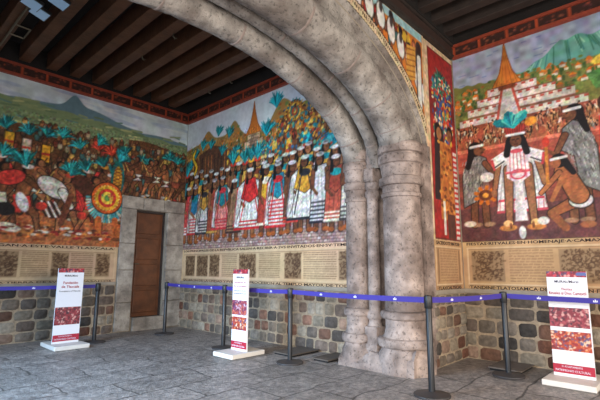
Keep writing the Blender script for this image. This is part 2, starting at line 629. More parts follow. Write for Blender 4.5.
def shield(c, s, z, r, cols):
    c.ell(s, z, r + .02, r * 1.05 + .02, DARK)
    for k, cc in enumerate(cols):
        f = 1 - k / len(cols)
        c.ell(s, z, r * f, r * 1.05 * f, cc)


def stepped_hill(c, s, z0, w, h, col, edge):
    n = 6
    for k in range(n):
        f = 1 - k / (n + 1.2)
        c.rect(s - w / 2 * f, s + w / 2 * f, z0 + h * k / n, z0 + h * (k + 1) / n, edge)
        c.rect(s - w / 2 * f + .02, s + w / 2 * f - .02, z0 + h * k / n + .02, z0 + h * (k + 1) / n, col)
    c.poly([(s - w * .18, z0), (s + w * .18, z0), (s + w * .06, z0 + h), (s - w * .06, z0 + h)], tuple(int(v * .72) for v in col))


def cone_roof(c, s, z0, w, h):
    c.poly([(s - w / 2, z0), (s - w * .2, z0 + h * .32), (s - w * .09, z0 + h * .62), (s, z0 + h), (s + w * .09, z0 + h * .62), (s + w * .2, z0 + h * .32), (s + w / 2, z0)], (112, 58, 22), .012)
    c.poly([(s - w / 2, z0), (s - w * .2, z0 + h * .32), (s - w * .09, z0 + h * .62), (s, z0 + h), (s + w * .09, z0 + h * .62), (s + w * .2, z0 + h * .32), (s + w / 2, z0)], (196, 112, 44))
    for k in range(5):
        c.cap(s + (k - 2) * w * .18, z0 + .01, s, z0 + h * .9, c.step * .35, (148, 78, 30))


# ------------------------------------------------------------ the setting
AY, BX, EY, DX = 9.56, 5.86, 2.96, 7.16       # planes of the four painted walls
EB = 4.10                                      # far face of the arch wall
ZC, ZM, ZT = 1.05, 1.86, 5.14                  # dado top, mural foot, mural head
ZCEIL = 5.80
AC, AZ, AA, AB = 2.60, 2.95, 2.72, 1.20        # intrados ellipse of the arch


def floor_material():
    m = bpy.data.materials.new('worn_paving')
    m.use_nodes = True
    N, L = m.node_tree.nodes, m.node_tree.links
    b = N['Principled BSDF']
    tc = N.new('ShaderNodeTexCoord')
    nw = N.new('ShaderNodeTexNoise'); nw.inputs['Scale'].default_value = 1.2; nw.inputs['Detail'].default_value = 3
    L.new(tc.outputs['Object'], nw.inputs['Vector'])
    mxv = N.new('ShaderNodeVectorMath'); mxv.operation = 'MULTIPLY_ADD'
    mxv.inputs[1].default_value = (0.34, 0.34, 0)
    L.new(nw.outputs['Color'], mxv.inputs[0]); L.new(tc.outputs['Object'], mxv.inputs[2])
    br = N.new('ShaderNodeTexBrick')
    br.inputs['Scale'].default_value = 1.0
    br.inputs['Brick Width'].default_value = 1.05
    br.inputs['Row Height'].default_value = 0.62
    br.inputs['Mortar Size'].default_value = 0.016
    br.inputs['Mortar Smooth'].default_value = 0.6
    br.inputs['Color1'].default_value = rgb(184, 170, 162)
    br.inputs['Color2'].default_value = rgb(150, 138, 130)
    br.inputs['Mortar'].default_value = rgb(98, 90, 84)
    L.new(mxv.outputs[0], br.inputs['Vector'])
    n1 = N.new('ShaderNodeTexNoise'); n1.inputs['Scale'].default_value = 15; n1.inputs['Detail'].default_value = 10; n1.inputs['Roughness'].default_value = .75
    L.new(tc.outputs['Object'], n1.inputs['Vector'])
    mr = N.new('ShaderNodeMapRange'); mr.inputs['From Min'].default_value = .3; mr.inputs['From Max'].default_value = .7
    mr.inputs['To Min'].default_value = .2; mr.inputs['To Max'].default_value = 1.75
    L.new(n1.outputs['Fac'], mr.inputs['Value'])
    sc = N.new('ShaderNodeVectorMath'); sc.operation = 'SCALE'
    L.new(br.outputs['Color'], sc.inputs[0]); L.new(mr.outputs['Result'], sc.inputs['Scale'])
    # pale worn streaks of lime
    n2 = N.new('ShaderNodeTexNoise'); n2.inputs['Scale'].default_value = 1.7; n2.inputs['Detail'].default_value = 9; n2.inputs['Roughness'].default_value = .7
    L.new(mxv.outputs[0], n2.inputs['Vector'])
    rp = N.new('ShaderNodeValToRGB'); rp.color_ramp.elements[0].position = .60; rp.color_ramp.elements[1].position = .68
    rp.color_ramp.elements[1].color = (.5, .5, .5, 1)
    L.new(n2.outputs['Fac'], rp.inputs['Fac'])
    mx = N.new('ShaderNodeMix'); mx.data_type = 'RGBA'
    L.new(rp.outputs['Color'], mx.inputs['Factor']); L.new(sc.outputs[0], mx.inputs[6]); mx.inputs[7].default_value = rgb(206, 198, 190)
    n3 = N.new('ShaderNodeTexNoise'); n3.inputs['Scale'].default_value = 4.5; n3.inputs['Detail'].default_value = 7; n3.inputs['Roughness'].default_value = .7
    L.new(tc.outputs['Object'], n3.inputs['Vector'])
    m3 = N.new('ShaderNodeMapRange'); m3.inputs['From Min'].default_value = .32; m3.inputs['From Max'].default_value = .68
    m3.inputs['To Min'].default_value = .55; m3.inputs['To Max'].default_value = 1.35
    L.new(n3.outputs['Fac'], m3.inputs['Value'])
    s3 = N.new('ShaderNodeVectorMath'); s3.operation = 'SCALE'
    L.new(mx.outputs[2], s3.inputs[0]); L.new(m3.outputs['Result'], s3.inputs['Scale'])
    L.new(s3.outputs[0], b.inputs['Base Color'])
    b.inputs['Roughness'].default_value = 0.38
    b1 = N.new('ShaderNodeBump'); b1.inputs['Strength'].default_value = 1.0; b1.inputs['Distance'].default_value = .12
    L.new(n1.outputs['Fac'], b1.inputs['Height'])
    b2 = N.new('ShaderNodeBump'); b2.inputs['Strength'].default_value = .5; b2.inputs['Distance'].default_value = .02; b2.invert = True
    L.new(br.outputs['Fac'], b2.inputs['Height']); L.new(b1.outputs['Normal'], b2.inputs['Normal'])
    L.new(b2.outputs['Normal'], b.inputs['Normal'])
    return m


structure(MB().box(-1.6, 8.2, -3.2, 10.2, -0.2, 0).build('floor', floor_material()))
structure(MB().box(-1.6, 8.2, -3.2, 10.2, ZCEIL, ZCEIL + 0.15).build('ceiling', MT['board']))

# wall_left: the far wall with the door opening
DXA, DXB, DZA, DZB = 4.60, 5.38, 0.30, 2.76
mb = MB()
mb.box(-1.6, DXA, AY, AY + 0.5, 0, ZCEIL)
mb.box(DXB, 8.2, AY, AY + 0.5, 0, ZCEIL)
mb.box(DXA, DXB, AY, AY + 0.5, DZB, ZCEIL)
mb.box(DXA, DXB, AY, AY + 0.5, 0, DZA)
mb.box(DXA, DXB, AY + 0.3, AY + 0.5, DZA, DZB)
structure(mb.build('wall_left', MT['plaster']))
structure(MB().box(BX, 8.2, EB, AY, 0, ZCEIL).build('wall_back', MT['plaster']))
structure(MB().box(DX, 8.2, -3.2, EB, 0, ZCEIL).build('wall_right', MT['plaster']))


# unseen walls added to keep daylight off the beam sides, open below
structure(MB().box(-1.9, -1.6, -3.5, 10.2, 3.5, ZCEIL).box(-1.9, -1.6, 9.2, 10.2, 0, 3.5).box(-1.9, -1.6, 2.5, 4.3, 0, 3.5).build('wall_light_block_courtyard', MT['plaster']))
structure(MB().box(-1.6, 8.2, -3.5, -3.2, 3.5, ZCEIL).box(6.2, 8.2, -3.5, -3.2, 0, 3.5).box(-1.6, 1.0, -3.5, -3.2, 0, 3.5).build('wall_light_block_entrance', MT['plaster']))


def off_curve(t, n):
    """point of the intrados ellipse at angle t pushed outward by n, in the arch plane"""
    x, z = AC + AA * math.cos(t), AZ + AB * math.sin(t)
    nx, nz = math.cos(t) / AA, math.sin(t) / AB
    l = math.hypot(nx, nz)
    return x + n * nx / l, z + n * nz / l


# wall_arch: masonry above and beside the arch
NT = 72
crv = [off_curve(PI * k / NT, 0.62) for k in range(NT + 1)]
mb = MB()
pts = [(DX, EY, 0), (crv[0][0], EY, 0)] + [(x, EY, z) for x, z in crv] + [(crv[-1][0], EY, 0), (-1.6, EY, 0), (-1.6, EY, ZCEIL), (DX, EY, ZCEIL)]
bm = mb.bm
for y in (EY, EB):
    # strips keep the concave outline clean
    cols_ = [(crv[k], crv[k + 1]) for k in range(NT)]
    for (a, b) in cols_:
        bm.faces.new([bm.verts.new(p) for p in ((a[0], y, a[1]), (a[0], y, ZCEIL), (b[0], y, ZCEIL), (b[0], y, b[1]))])
    for x0, x1 in ((crv[0][0], DX), (-1.6, crv[-1][0])):
        bm.faces.new([bm.verts.new(p) for p in ((x0, y, 0), (x1, y, 0), (x1, y, ZCEIL), (x0, y, ZCEIL))])
for a, b in zip(crv[:-1], crv[1:]):
    bm.faces.new([bm.verts.new(p) for p in ((a[0], EY, a[1]), (b[0], EY, b[1]), (b[0], EB, b[1]), (a[0], EB, a[1]))])
for x in (crv[0][0], crv[-1][0]):
    bm.faces.new([bm.verts.new(p) for p in ((x, EY, 0), (x, EY, AZ), (x, EB, AZ), (x, EB, 0))])
bm.faces.new([bm.verts.new(p) for p in ((-1.6, EY, 0), (-1.6, EB, 0), (-1.6, EB, ZCEIL), (-1.6, EY, ZCEIL))])
structure(mb.build('wall_arch', MT['plaster']))

# ------------------------------------------------------------ rubble masonry of the dado
STONES = [(132, 120, 106), (116, 104, 92), (142, 130, 114), (98, 84, 74), (118, 86, 70), (112, 74, 58), (130, 106, 90), (82, 74, 68), (126, 114, 98), (136, 122, 104), (104, 92, 82), (112, 98, 84)]


def stonework(name, place, s0, s1, z0, z1, seed, rows=5, wmin=.17, wmax=.34, tint=1.0):
    rnd = random.Random(seed)
    verts, faces, colr = [], [], []
    zc = z0
    hs = [rnd.uniform(.85, 1.15) for _ in range(rows)]
    tot = sum(hs)
    n = 7
    for r in range(rows):
        h = hs[r] / tot * (z1 - z0)
        s = s0 - rnd.uniform(0, .1)
        while s < s1 - .03:
            w = rnd.uniform(wmin, wmax)
            e = min(s + w, s1)
            if s1 - e < .08: e = s1
            a = max(s, s0)
            if e - a > .05:
                g = rnd.uniform(.004, .011)
                cs = [(a + g + rnd.uniform(-.008, .008), zc + g + rnd.uniform(-.008, .008)), (e - g + rnd.uniform(-.008, .008), zc + g + rnd.uniform(-.008, .008)), (e - g + rnd.uniform(-.008, .008), zc + h - g + rnd.uniform(-.008, .008)), (a + g + rnd.uniform(-.008, .008), zc + h - g + rnd.uniform(-.008, .008))]
                c = np.array(rnd.choice(STONES)) / 255.0 * rnd.uniform(.78, 1.10) * tint
                base = len(verts)
                dep = rnd.uniform(.018, .032)
                for j in range(n):
                    for i in range(n):
                        u, v = i / (n - 1) * 2 - 1, j / (n - 1) * 2 - 1
                        # rounded square
                        k = 1.0 / max(1e-6, (abs(u) ** 7 + abs(v) ** 7) ** (1 / 7)) * max(abs(u), abs(v)) if (u or v) else 1
                        uu, vv = u * k, v * k
                        p, q = (uu + 1) / 2, (vv + 1) / 2
                        x = (cs[0][0] * (1 - p) + cs[1][0] * p) * (1 - q) + (cs[3][0] * (1 - p) + cs[2][0] * p) * q
                        z = (cs[0][1] * (1 - p) + cs[1][1] * p) * (1 - q) + (cs[3][1] * (1 - p) + cs[2][1] * p) * q
                        m_ = max(abs(u), abs(v))
                        d = dep * (1 - m_ ** 5) + rnd.uniform(-.003, .003) * (m_ < .99) - (.004 if m_ > .99 else 0)
                        verts.append((x, z, d))
                        colr.append(np.append(lin(np.clip(c * (1 + rnd.uniform(-.05, .05)), 0, 1)), 1))
                for j in range(n - 1):
                    for i in range(n - 1):
                        b = base + j * n + i
                        faces.append((b, b + 1, b + n + 1, b + n))
            s = e
        zc += h
    V = np.array(verts)
    P = place(V[:, 0], V[:, 1], V[:, 2])
    me = bpy.data.meshes.new(name)
    me.from_pydata([tuple(p) for p in P], [], faces)
    at = me.color_attributes.new('paint', 'FLOAT_COLOR', 'POINT')
    at.data.foreach_set('color', np.array(colr).ravel())
    o = link(name, me, MT['masonry'], None)
    for p in me.polygons:
        p.use_smooth = True
    return o


def on_A(s, z, d=0): return np.stack([s, np.full_like(s, AY) - d, z], 1)           # s = x
def on_B(s, z, d=0): return np.stack([np.full_like(s, BX) - d, AY - s, z], 1)      # s from the far corner
def on_E(s, z, d=0): return np.stack([s, np.full_like(s, EY) - d, z], 1)           # s = x
def on_D(s, z, d=0): return np.stack([np.full_like(s, DX) - d, EY - s, z], 1)      # s from the inner corner


def dado(nm, place, box, s0, s1, seed, **kw):
    base = structure(MB().box(*box).build('trim_' + nm, MT['mortar']))
    st = stonework('stones', place, s0, s1, 0.0, ZC - .02, seed, **kw)
    st.parent = base
    structure(st)
    return base


dado('1', lambda s, z, d: on_A(s, z, d + .02), (-1.6, 4.22, AY - .02, AY + .01, 0, ZC - .02), -1.6, 4.22, 3, rows=5, wmin=.2, wmax=.38)
dado('2', lambda s, z, d: on_B(s, z, d + .02), (BX - .02, BX + .01, EB, AY, 0, ZC - .02), 0.0, AY - EB, 5, rows=5, wmin=.18, wmax=.32, tint=1.12)
dado('3', lambda s, z, d: on_E(s, z, d + .02), (5.9, DX, EY - .02, EY + .01, 0, ZC - .02), 6.0, DX, 8, rows=6, wmin=.18, wmax=.3, tint=.95)
dado('4', lambda s, z, d: on_D(s, z, d + .02), (DX - .02, DX + .01, -3.2, EY, 0, ZC - .02), 0.0, 6.1, 11, rows=5, wmin=.24, wmax=.40, tint=.95)

# narrow plaster ledge between stones and inscriptions
structure(MB().box(-1.6, 4.22, AY - .045, AY, ZC - .02, ZC + .05, .01).build('trim_5', MT['plaster']))
structure(MB().box(BX - .045, BX, EB, AY, ZC - .02, ZC + .05, .01).build('trim_6', MT['plaster']))
structure(MB().box(6.08, DX, EY - .045, EY, ZC - .02, ZC + .05, .01).build('trim_7', MT['plaster']))
structure(MB().box(DX - .045, DX, -3.2, EY, ZC - .02, ZC + .05, .01).build('trim_8', MT['plaster']))

# ------------------------------------------------------------ stone arch on its clustered pier
arch = thing('stone_arch', (5.5, 3.5, 0), 'carved grey stone arch with rolled mouldings on a pier of clustered columns', 'arch')


def section():
    P = []
    def arc(yc, nc, r, a0, a1, n):
        for k in range(n + 1):
            a = a0 + (a1 - a0) * k / n
            P.append((yc + r * math.cos(a), nc + r * math.sin(a)))
    P.append((EY + .02, .745)); P.append((EY - .03, .74)); P.append((EY - .036, .72)); P.append((EY - .012, .68)); P.append((EY + .005, .62))
    arc(3.19, .27, .255, PI * .78, 2 * PI + .95, 20)
    P.append((3.40, .60)); P.append((3.47, .60))
    arc(3.595, .235, .100, PI * .80, 2 * PI + .70, 9)
    P.append((3.68, .60)); P.append((3.77, .60))
    arc(3.925, .175, .175, PI * .85, 2 * PI, 10)
    P.append((EB + .02, .45)); P.append((EB + .02, .78))
    return P


def arch_piece(i0, i1, name, part_range, seed):
    """one moulding swept along the intrados"""
    P = section()[part_range[0]:part_range[1]]
    rnd = random.Random(seed)
    mb = MB()
    bm = mb.bm
    NA = 120
    prev = None
    joint = {14, 15, 31, 47, 48, 66, 82, 100}
    for k in range(NA + 1):
        t = PI * k / NA
        ring = []
        for (y, n) in P:
            dn = 0.0
            if k % 11 == 0: dn = .010
            dn += rnd.uniform(-.003, .003)
            x, z = off_curve(t, n + dn)
            ring.append(bm.verts.new((x, y, z)))
        if prev:
            for i in range(len(P) - 1):
                bm.faces.new((prev[i], prev[i + 1], ring[i + 1], ring[i]))
        prev = ring
    return mb.build(name, MT['arch_stone'], arch, smooth=True)


nsec = len(section())
arch_piece(0, 0, 'front_moulding', (0, 28), 1)
arch_piece(0, 0, 'slender_moulding', (28, 39), 2)
arch_piece(0, 0, 'rear_moulding', (39, nsec), 3)


MT['joint'] = mat('pink_mortar', rgb(138, 122, 114), 0.95, noise=.15, nscale=20)
for rng_, ts in (((5, 27), (.34, .60, .95, 1.3, 1.7, 2.1)), ((28, 38), (.22, .55, .88, 1.26, 1.66, 1.95)), ((40, 51), (.30, .66, 1.02, 1.42, 1.80, 2.1))):
    P_ = section()[rng_[0]:rng_[1]]
    for t in ts:
        mb = MB()
        prev = None
        for dt, dn in ((-.007, .004), (-.0045, -.004), (.0045, -.004), (.007, .004)):
            ring = [mb.bm.verts.new((off_curve(t + dt, n + dn)[0], y, off_curve(t + dt, n + dn)[1])) for y, n in P_]
            if prev:
                for i in range(len(P_) - 1):
                    mb.bm.faces.new((prev[i], prev[i + 1], ring[i + 1], ring[i]))
            prev = ring
        mb.build('mortar_joint', MT['joint'], arch, smooth=True)


def pier(sgn):
    """clustered pier: sgn +1 by the wall, -1 its twin beyond the frame"""
    def X(x): return x if sgn > 0 else 2 * AC - x
    def bx(mb, x0, x1, *r):
        a, b = sorted((X(x0), X(x1)))
        return mb.box(a, b, *r)
    # core behind the shafts
    mb = MB()
    bx(mb, 5.83, 6.09, EY - .03, EY + .3, .0, AZ + .35)
    bx(mb, 5.86, 6.0, EY + .2, EB + .015, .0, AZ + .35)
    mb.build('pier_core', MT['pier_stone'], arch)
    rnd = random.Random(9)

    def column(x, y, r, nm):
        k = r / .27
        shaft = [(r * 1.02, .84), (r * 1.0, 1.0), (r * .99, 1.8), (r * .97, 2.46)]
        mb = MB().lathe(X(x), y, shaft, 32, .004, rnd)
        sh = mb.build(nm, MT['pier_stone'], arch, smooth=True)
        cap = [(r * .97, 2.44), (r * 1.05, 2.45), (r * 1.07, 2.50), (r * .99, 2.52), (r * .98, 2.62), (r * 1.12, 2.63), (r * 1.17, 2.67), (r * 1.15, 2.74), (r * .98, 2.76),
               (r * 1.0, 2.80), (r * 1.08, 2.94), (r * 1.19, 2.955), (r * 1.20, 3.02), (r * 1.18, 3.07), (r * 1.06, 3.085), (r * 1.06, 3.10), (r * 1.20, 3.115), (r * 1.21, 3.20), (r * 1.12, 3.26), (r * .9, 3.30)]
        MB().lathe(X(x), y, cap, 32, .006, rnd).build('capital', MT['pier_stone'], arch, smooth=True)
        base = [(r * 1.46, .0), (r * 1.42, .22), (r * 1.26, .285), (r * 1.20, .33), (r * 1.38, .34), (r * 1.44, .36), (r * 1.46, .40), (r * 1.42, .445), (r * 1.34, .46), (r * 1.16, .462), (r * 1.08, .50), (r * 1.00, .58), (r * .99, .67), (r * 1.02, .71), (r * 1.16, .715), (r * 1.24, .735), (r * 1.26, .77), (r * 1.22, .81), (r * 1.12, .825), (r * .98, .83), (r * .98, .86)]
        MB().lathe(X(x), y, base, 32, .008, rnd).build('column_base', MT['pier_stone'], arch, smooth=True)

    column(5.61, 3.185, .278, 'large_shaft')
    column(5.52, 3.925, .182, 'rear_shaft')
    # slender shaft with a block capital and pedestal
    mb = MB()
    mb.lathe(X(5.54), 3.645, [(.088, .72), (.092, 1.2), (.09, 2.0), (.088, 2.55)], 20)
    mb.build('slender_shaft', MT['pier_stone'], arch, smooth=True)
    mb = MB()
    mb.lathe(X(5.54), 3.645, [(.088, 2.48), (.115, 2.52), (.118, 2.58), (.092, 2.62), (.12, 2.66), (.12, 2.72), (.10, 2.74)], 20)
    bx(mb, 5.42, 5.70, 3.555, 3.735, 2.74, 2.96, .03)
    mb.lathe(X(5.54), 3.645, [(.075, 2.95), (.10, 3.0), (.08, 3.04), (.095, 3.10), (.095, 3.20), (.085, 3.32)], 20)
    mb.build('slender_capital', MT['pier_stone'], arch, smooth=True)
    mb = MB()
    mb.lathe(X(5.54), 3.645, [(.115, .56), (.10, .60), (.085, .66), (.12, .70), (.12, .76), (.09, .80)], 20)
    bx(mb, 5.40, 5.74, 3.53, 3.75, .20, .58, .03)
    mb.build('slender_pedestal', MT['pier_stone'], arch, smooth=True)
    # worn sloping plinth
    mb = MB()
    bm = mb.bm
    ys = [2.89, 2.97, 3.14, 3.3, 3.46, 3.62, 3.78, 3.95, 4.13]
    front = [5.27, 5.255, 5.25, 5.25, 5.25, 5.25, 5.25, 5.25, 5.26]
    low = [.22, .20, .09, .07, .10, .09, .07, .08, .10]
    mid = [.37, .26, .14, .12, .22, .24, .14, .15, .18]
    rows = []
    for y, x, l, m_ in zip(ys, front, low, mid):
        rows.append([bm.verts.new((X(q), y, z)) for q, z in ((x, 0), (x + .01, l), (x + .10, m_), (x + .26, m_ + .02), (5.9, m_ + .02), (5.9, 0))])
    for a, b in zip(rows[:-1], rows[1:]):
        for i in range(5):
            bm.faces.new((a[i], a[i + 1], b[i + 1], b[i]))
    bm.faces.new(rows[0]); bm.faces.new(list(reversed(rows[-1])))
    mb.build('plinth', MT['pier_stone'], arch)


pier(1)
pier(-1)

# ------------------------------------------------------------ door in its stone surround
door = MB().box(DXA + .0, DXB, AY + .12, AY + .17, DZA, DZB).build('door_1', MT['door_wood'])
structure(door)
mb = MB()
for k in range(4):
    z0 = DZA + .03 + k * (DZB - DZA - .03) / 4
    mb.box(DXA + .10, DXB - .10, AY + .095, AY + .12, z0 + .06, z0 + (DZB - DZA) / 4 - .06, .012)
structure(mb.build('door_panel', MT['door_wood'], door))
mb = MB()
for x0, x1 in ((DXA, DXA + .035), (DXB - .035, DXB)):
    mb.box(x0, x1, AY + .07, AY + .13, DZA, DZB)
mb.box(DXA, DXB, AY + .07, AY + .13, DZB - .05, DZB)
structure(mb.build('door_frame', MT['dark_beam'], door))
structure(MB().tube([(DXA + .08, AY + .10, 1.50), (DXA + .08, AY + .06, 1.50), (DXA + .18, AY + .06, 1.50)], .012).build('door_handle', MT['steel'], door))
mb = MB()
for x0, x1 in ((4.24, DXA - .01), (DXB + .01, 5.85)):
    z = 0.02
    for hh in (.62, .72, .60, .80):
        z1 = min(z + hh, DZB)
        mb.box(x0, x1, AY - .06, AY + .12, z + .006, z1 - .006, .012)
        z = z1
for x0, x1 in ((4.24, 4.75), (4.75, 5.28), (5.28, 5.85)):
    mb.box(x0 + .004, x1 - .004, AY - .06, AY + .12, DZB + .004, 3.05, .012)
mb.box(4.64, 5.42, AY - .10, AY + .12, 0.0, DZA, .02)
structure(mb.build('trim_9', MT['door_stone']))

# ------------------------------------------------------------ roof timbers
bidx = 0
labels_bay = {}
zb0, zb1 = 5.46, ZCEIL
bay_x = [-.90, -.43, .04, .51, .98, 1.50, 2.03, 2.52, 2.97, 3.43, 3.90, 4.37, 4.83, 5.30]
for i, x in enumerate(bay_x):
    o = MB().box(x - .10, x + .10, EB, AY, zb0, zb1, .008).build('ceiling_beam', MT['beam'])
    n_from = len(bay_x) - i
    if x < 1.7:
        tag(o, 'brown ceiling beam beside the floodlights, in the dark end of the roof', 'beam', 'ceiling beams above the floodlights')
    else:
        words_ = ['nearest', 'second', 'third', 'fourth', 'fifth', 'sixth', 'seventh', 'eighth', 'ninth']
        w = words_[n_from - 1]
        tag(o, ('brown timber ceiling beam %s to the wall of the robed procession mural' % w) if n_from == 1 else ('brown timber ceiling beam, %s out from the wall of the robed procession mural' % w), 'beam', 'ceiling beams over the vaulted bay')
pas_x = [.7, 1.17, 1.64, 2.11, 2.58, 3.05, 3.52, 3.99, 4.46, 4.93, 5.38, 5.84, 6.30, 6.76]
for i, x in enumerate(pas_x):
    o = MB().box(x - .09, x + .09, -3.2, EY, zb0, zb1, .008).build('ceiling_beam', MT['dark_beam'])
    n_from = len(pas_x) - i
    w = ['nearest', 'second', 'third', 'fourth', 'fifth'][min(n_from - 1, 4)]
    if n_from <= 4:
        tag(o, 'dark ceiling beam in front of the arch, %s out from the grey-cloaked figures mural' % w, 'beam', 'ceiling beams in front of the arch')
    else:
        tag(o, 'dark timber ceiling beam in front of the arch, over the passage', 'beam', 'ceiling beams over the passage')


def frieze(nm, place_box, cv_args, place):
    base = structure(MB().box(*place_box).build(nm, MT['frieze_red']))
    return base


def frieze_on(nm, place, s0, s1, seed, z0=ZT, z1=5.40, dark=False):
    """painted carved timber course under the beams, with two rails"""
    rnd = random.Random(seed)
    c = Canvas(s0, s1, z0, z1, .02, (58, 34, 28) if not dark else (60, 44, 38))
    if not dark:
        s = s0
        k = 0
        while s < s1:
            c.rect(s, s + .045, z0, z1, (176, 72, 42))
            for j in range(9):
                c.ell(s + rnd.uniform(.08, .40), rnd.uniform(z0 + .05, z1 - .05), rnd.uniform(.015, .03), rnd.uniform(.01, .02), rnd.choice([(160, 70, 44), (120, 60, 44), (96, 50, 52), (150, 84, 60)]))
            s += .45
    o = c.mesh(nm, lambda a, b: place(a, b, .055), MT['fresco'], None)
    structure(o)
    mbr = MB()
    for (za, zb, d) in ((z0, z0 + .05, .085), (z1 - .05, z1, .085), (z0 + .02, z1 - .01, .05)):
        q = place(np.array([s0, s1]), np.array([za, zb]), d)
        q0 = place(np.array([s0, s1]), np.array([za, zb]), -.01)
        xs = sorted((min(q[:, 0].min(), q0[:, 0].min()), max(q[:, 0].max(), q0[:, 0].max())))
        ys = sorted((min(q[:, 1].min(), q0[:, 1].min()), max(q[:, 1].max(), q0[:, 1].max())))
        mbr.box(xs[0], xs[1], ys[0], ys[1], za, zb)
    q = place(np.array([s0 - (.06 if s0 == .06 else 0), s1]), np.array([0., 1.]), .10); q0 = place(np.array([s0, s1]), np.array([0., 1.]), -.01)
    wp = MB().box(min(q[:, 0].min(), q0[:, 0].min()), max(q[:, 0].max(), q0[:, 0].max()), min(q[:, 1].min(), q0[:, 1].min()), max(q[:, 1].max(), q0[:, 1].max()), z1, ZCEIL).build('dark_infill', MT['board'], o)  # dark box added so the wall above the frieze reads dark
    structure(wp)
    r = mbr.build('rail', MT['frieze_red'] if not dark else MT['dark_beam'], o)
    structure(r)
    return o


frieze_on('trim_10', on_A, -1.6, BX - .06, 21)
frieze_on('trim_11', on_B, .06, AY - EB, 22)
frieze_on('trim_12', on_D, .06, 6.1, 23)
frieze_on('trim_13', on_E, -1.5, DX - .06, 24, z0=5.16, z1=5.42, dark=True)

# ------------------------------------------------------------ inscription panels
def inscription(c, blocks, rnd, z0=1.20, z1=1.73):
    for (kind, s0, s1) in blocks:
        if kind == 'pic':
            c.rect(s0, s1, z0 + .02, z1 - .02, (142, 114, 84))
            n = int((s1 - s0) * 380)
            for _ in range(n):
                a, b = rnd.uniform(s0 + .02, s1 - .02), rnd.uniform(z0 + .04, z1 - .04)
                th = rnd.uniform(0, PI)
                l = rnd.uniform(.015, .045)
                c.cap(a, b, a + l * math.cos(th), b + l * math.sin(th) * .8, c.step * .45, (82, 56, 36))
            for _ in range(int((s1 - s0) * 9)):
                a, b = rnd.uniform(s0 + .08, s1 - .08), rnd.uniform(z0 + .1, z1 - .1)
                r = rnd.uniform(.03, .06)
                for q in range(7):
                    th = q * .9; c.cap(a + r * math.cos(th), b + r * math.sin(th), a + r * math.cos(th + .8), b + r * math.sin(th + .8), c.step * .4, (74, 50, 34))
        elif kind == 'text':
            z = z1 - .03
            while z > z0 + .02:
                s = s0
                while s < s1:
                    w = rnd.uniform(.02, .10)
                    c.cap(s, z, min(s + w, s1), z + rnd.uniform(-.003, .003), c.step * .32, (104, 78, 54))
                    s += w + .022
                z -= .042


def panel_canvas(s0, s1, step, frames, blocks, seed, base=(182, 152, 118)):
    rnd = random.Random(seed)
    c = Canvas(s0, s1, ZC + .03, ZM, step, base)
    c.mottle(.07, .5, seed)
    for f0, f1 in frames:
        for (a, b, za, zb) in ((f0, f1, 1.165, 1.185), (f0, f1, 1.745, 1.765), (f0, f0 + .02, 1.165, 1.765), (f1 - .02, f1, 1.165, 1.765)):
            c.rect(a, b, za, zb, (206, 178, 142))
            if b - a > .1: c.rect(a, b, za - .012, za - .002, (120, 90, 62))
    inscription(c, blocks, rnd)
    return c


def mural(label, loc):
    return thing('mural', loc, label, 'mural')


# ======================= mural on the far wall: battle
mA = mural('fresco of a crowded battle with plumed warriors and round shield, above the wooden door', (1.5, AY, ZM))
rnd = random.Random(101)
c = Canvas(-1.6, BX - .01, ZM, ZT, .018, (196, 204, 208))
for _ in range(70):
    c.ell(rnd.uniform(-1.6, 5.8), rnd.uniform(4.7, 5.1), rnd.uniform(.15, .4), .04, rnd.choice([(170, 182, 200), (186, 196, 206), (206, 210, 210)]))
c.mottle(.06, .35, 4)
c.mottle(.06, .12, 5, per_channel=.1)
c.under(lambda s: 4.66 + .20 * math.exp(-((s - 3.1) / .9) ** 2) + .24 * math.exp(-((s - 3.05) / .16) ** 2) + .03 * math.sin(4 * s) - .05 * (s > 4.6), (96, 122, 132))
c.under(lambda s: 4.62 + .10 * math.exp(-((s - 2.0) / 1.1) ** 2) + .02 * math.sin(9 * s) - .06 * max(0, s - 4), (118, 134, 96))
for _ in range(150):
    s, z = rnd.uniform(-1.6, 5.8), rnd.uniform(4.05, 4.72)
    c.cap(s, z, s + rnd.uniform(.1, .3), z + rnd.uniform(-.04, .05), .018, rnd.choice([(98, 118, 84), (168, 168, 116), (92, 122, 110), (134, 144, 100)]))
c.under(lambda s: 4.22 + .06 * math.sin(3 * s) + (.14 if s > 4.3 else 0), (96, 62, 38))
c.under(lambda s: 2.52 + .05 * math.sin(5 * s), (168, 98, 58))
for _ in range(260):
    s, z = rnd.uniform(-1.6, 5.85), rnd.uniform(1.86, 2.5)
    c.ell(s, z, rnd.uniform(.03, .09), rnd.uniform(.012, .03), rnd.choice([(206, 112, 52), (168, 78, 34), (214, 132, 66), (150, 70, 36)]))
ARM = [(128, 84, 56), (150, 100, 60), (176, 126, 66), (104, 70, 50), (196, 160, 84), (140, 62, 46), (84, 60, 48), (170, 150, 120), (70, 104, 100)]
crowd_fill(c, -1.6, 5.85, 3.3, 4.35, 620, rnd, ARM, .05)
crowd_fill(c, -1.6, 5.85, 2.6, 3.5, 300, rnd, ARM, .075)
for s in np.arange(-1.5, 5.8, .34):
    q = s + rnd.uniform(-.1, .1)
    plume(c, q, 3.96 + rnd.uniform(-.16, .16), .24, TEAL if rnd.random() < .85 else (196, 60, 40), rnd, 7, 1.9, rnd.uniform(-.5, .5))
for s, z, cc in ((1.95, 3.85, (226, 168, 52)), (2.25, 3.78, (214, 196, 170)), (2.6, 3.72, (230, 160, 44)), (4.05, 3.55, (232, 186, 52)), (4.3, 3.56, (226, 220, 200)), (4.55, 3.5, (60, 120, 78)), (4.7, 3.4, (236, 190, 60))):
    c.rect(s - .09, s + .09, z - .22, z + .16, DARK)
    c.rect(s - .075, s + .075, z - .2, z + .15, cc)
    c.rect(s - .075, s + .075, z - .06, z - .01, (190, 60, 44))
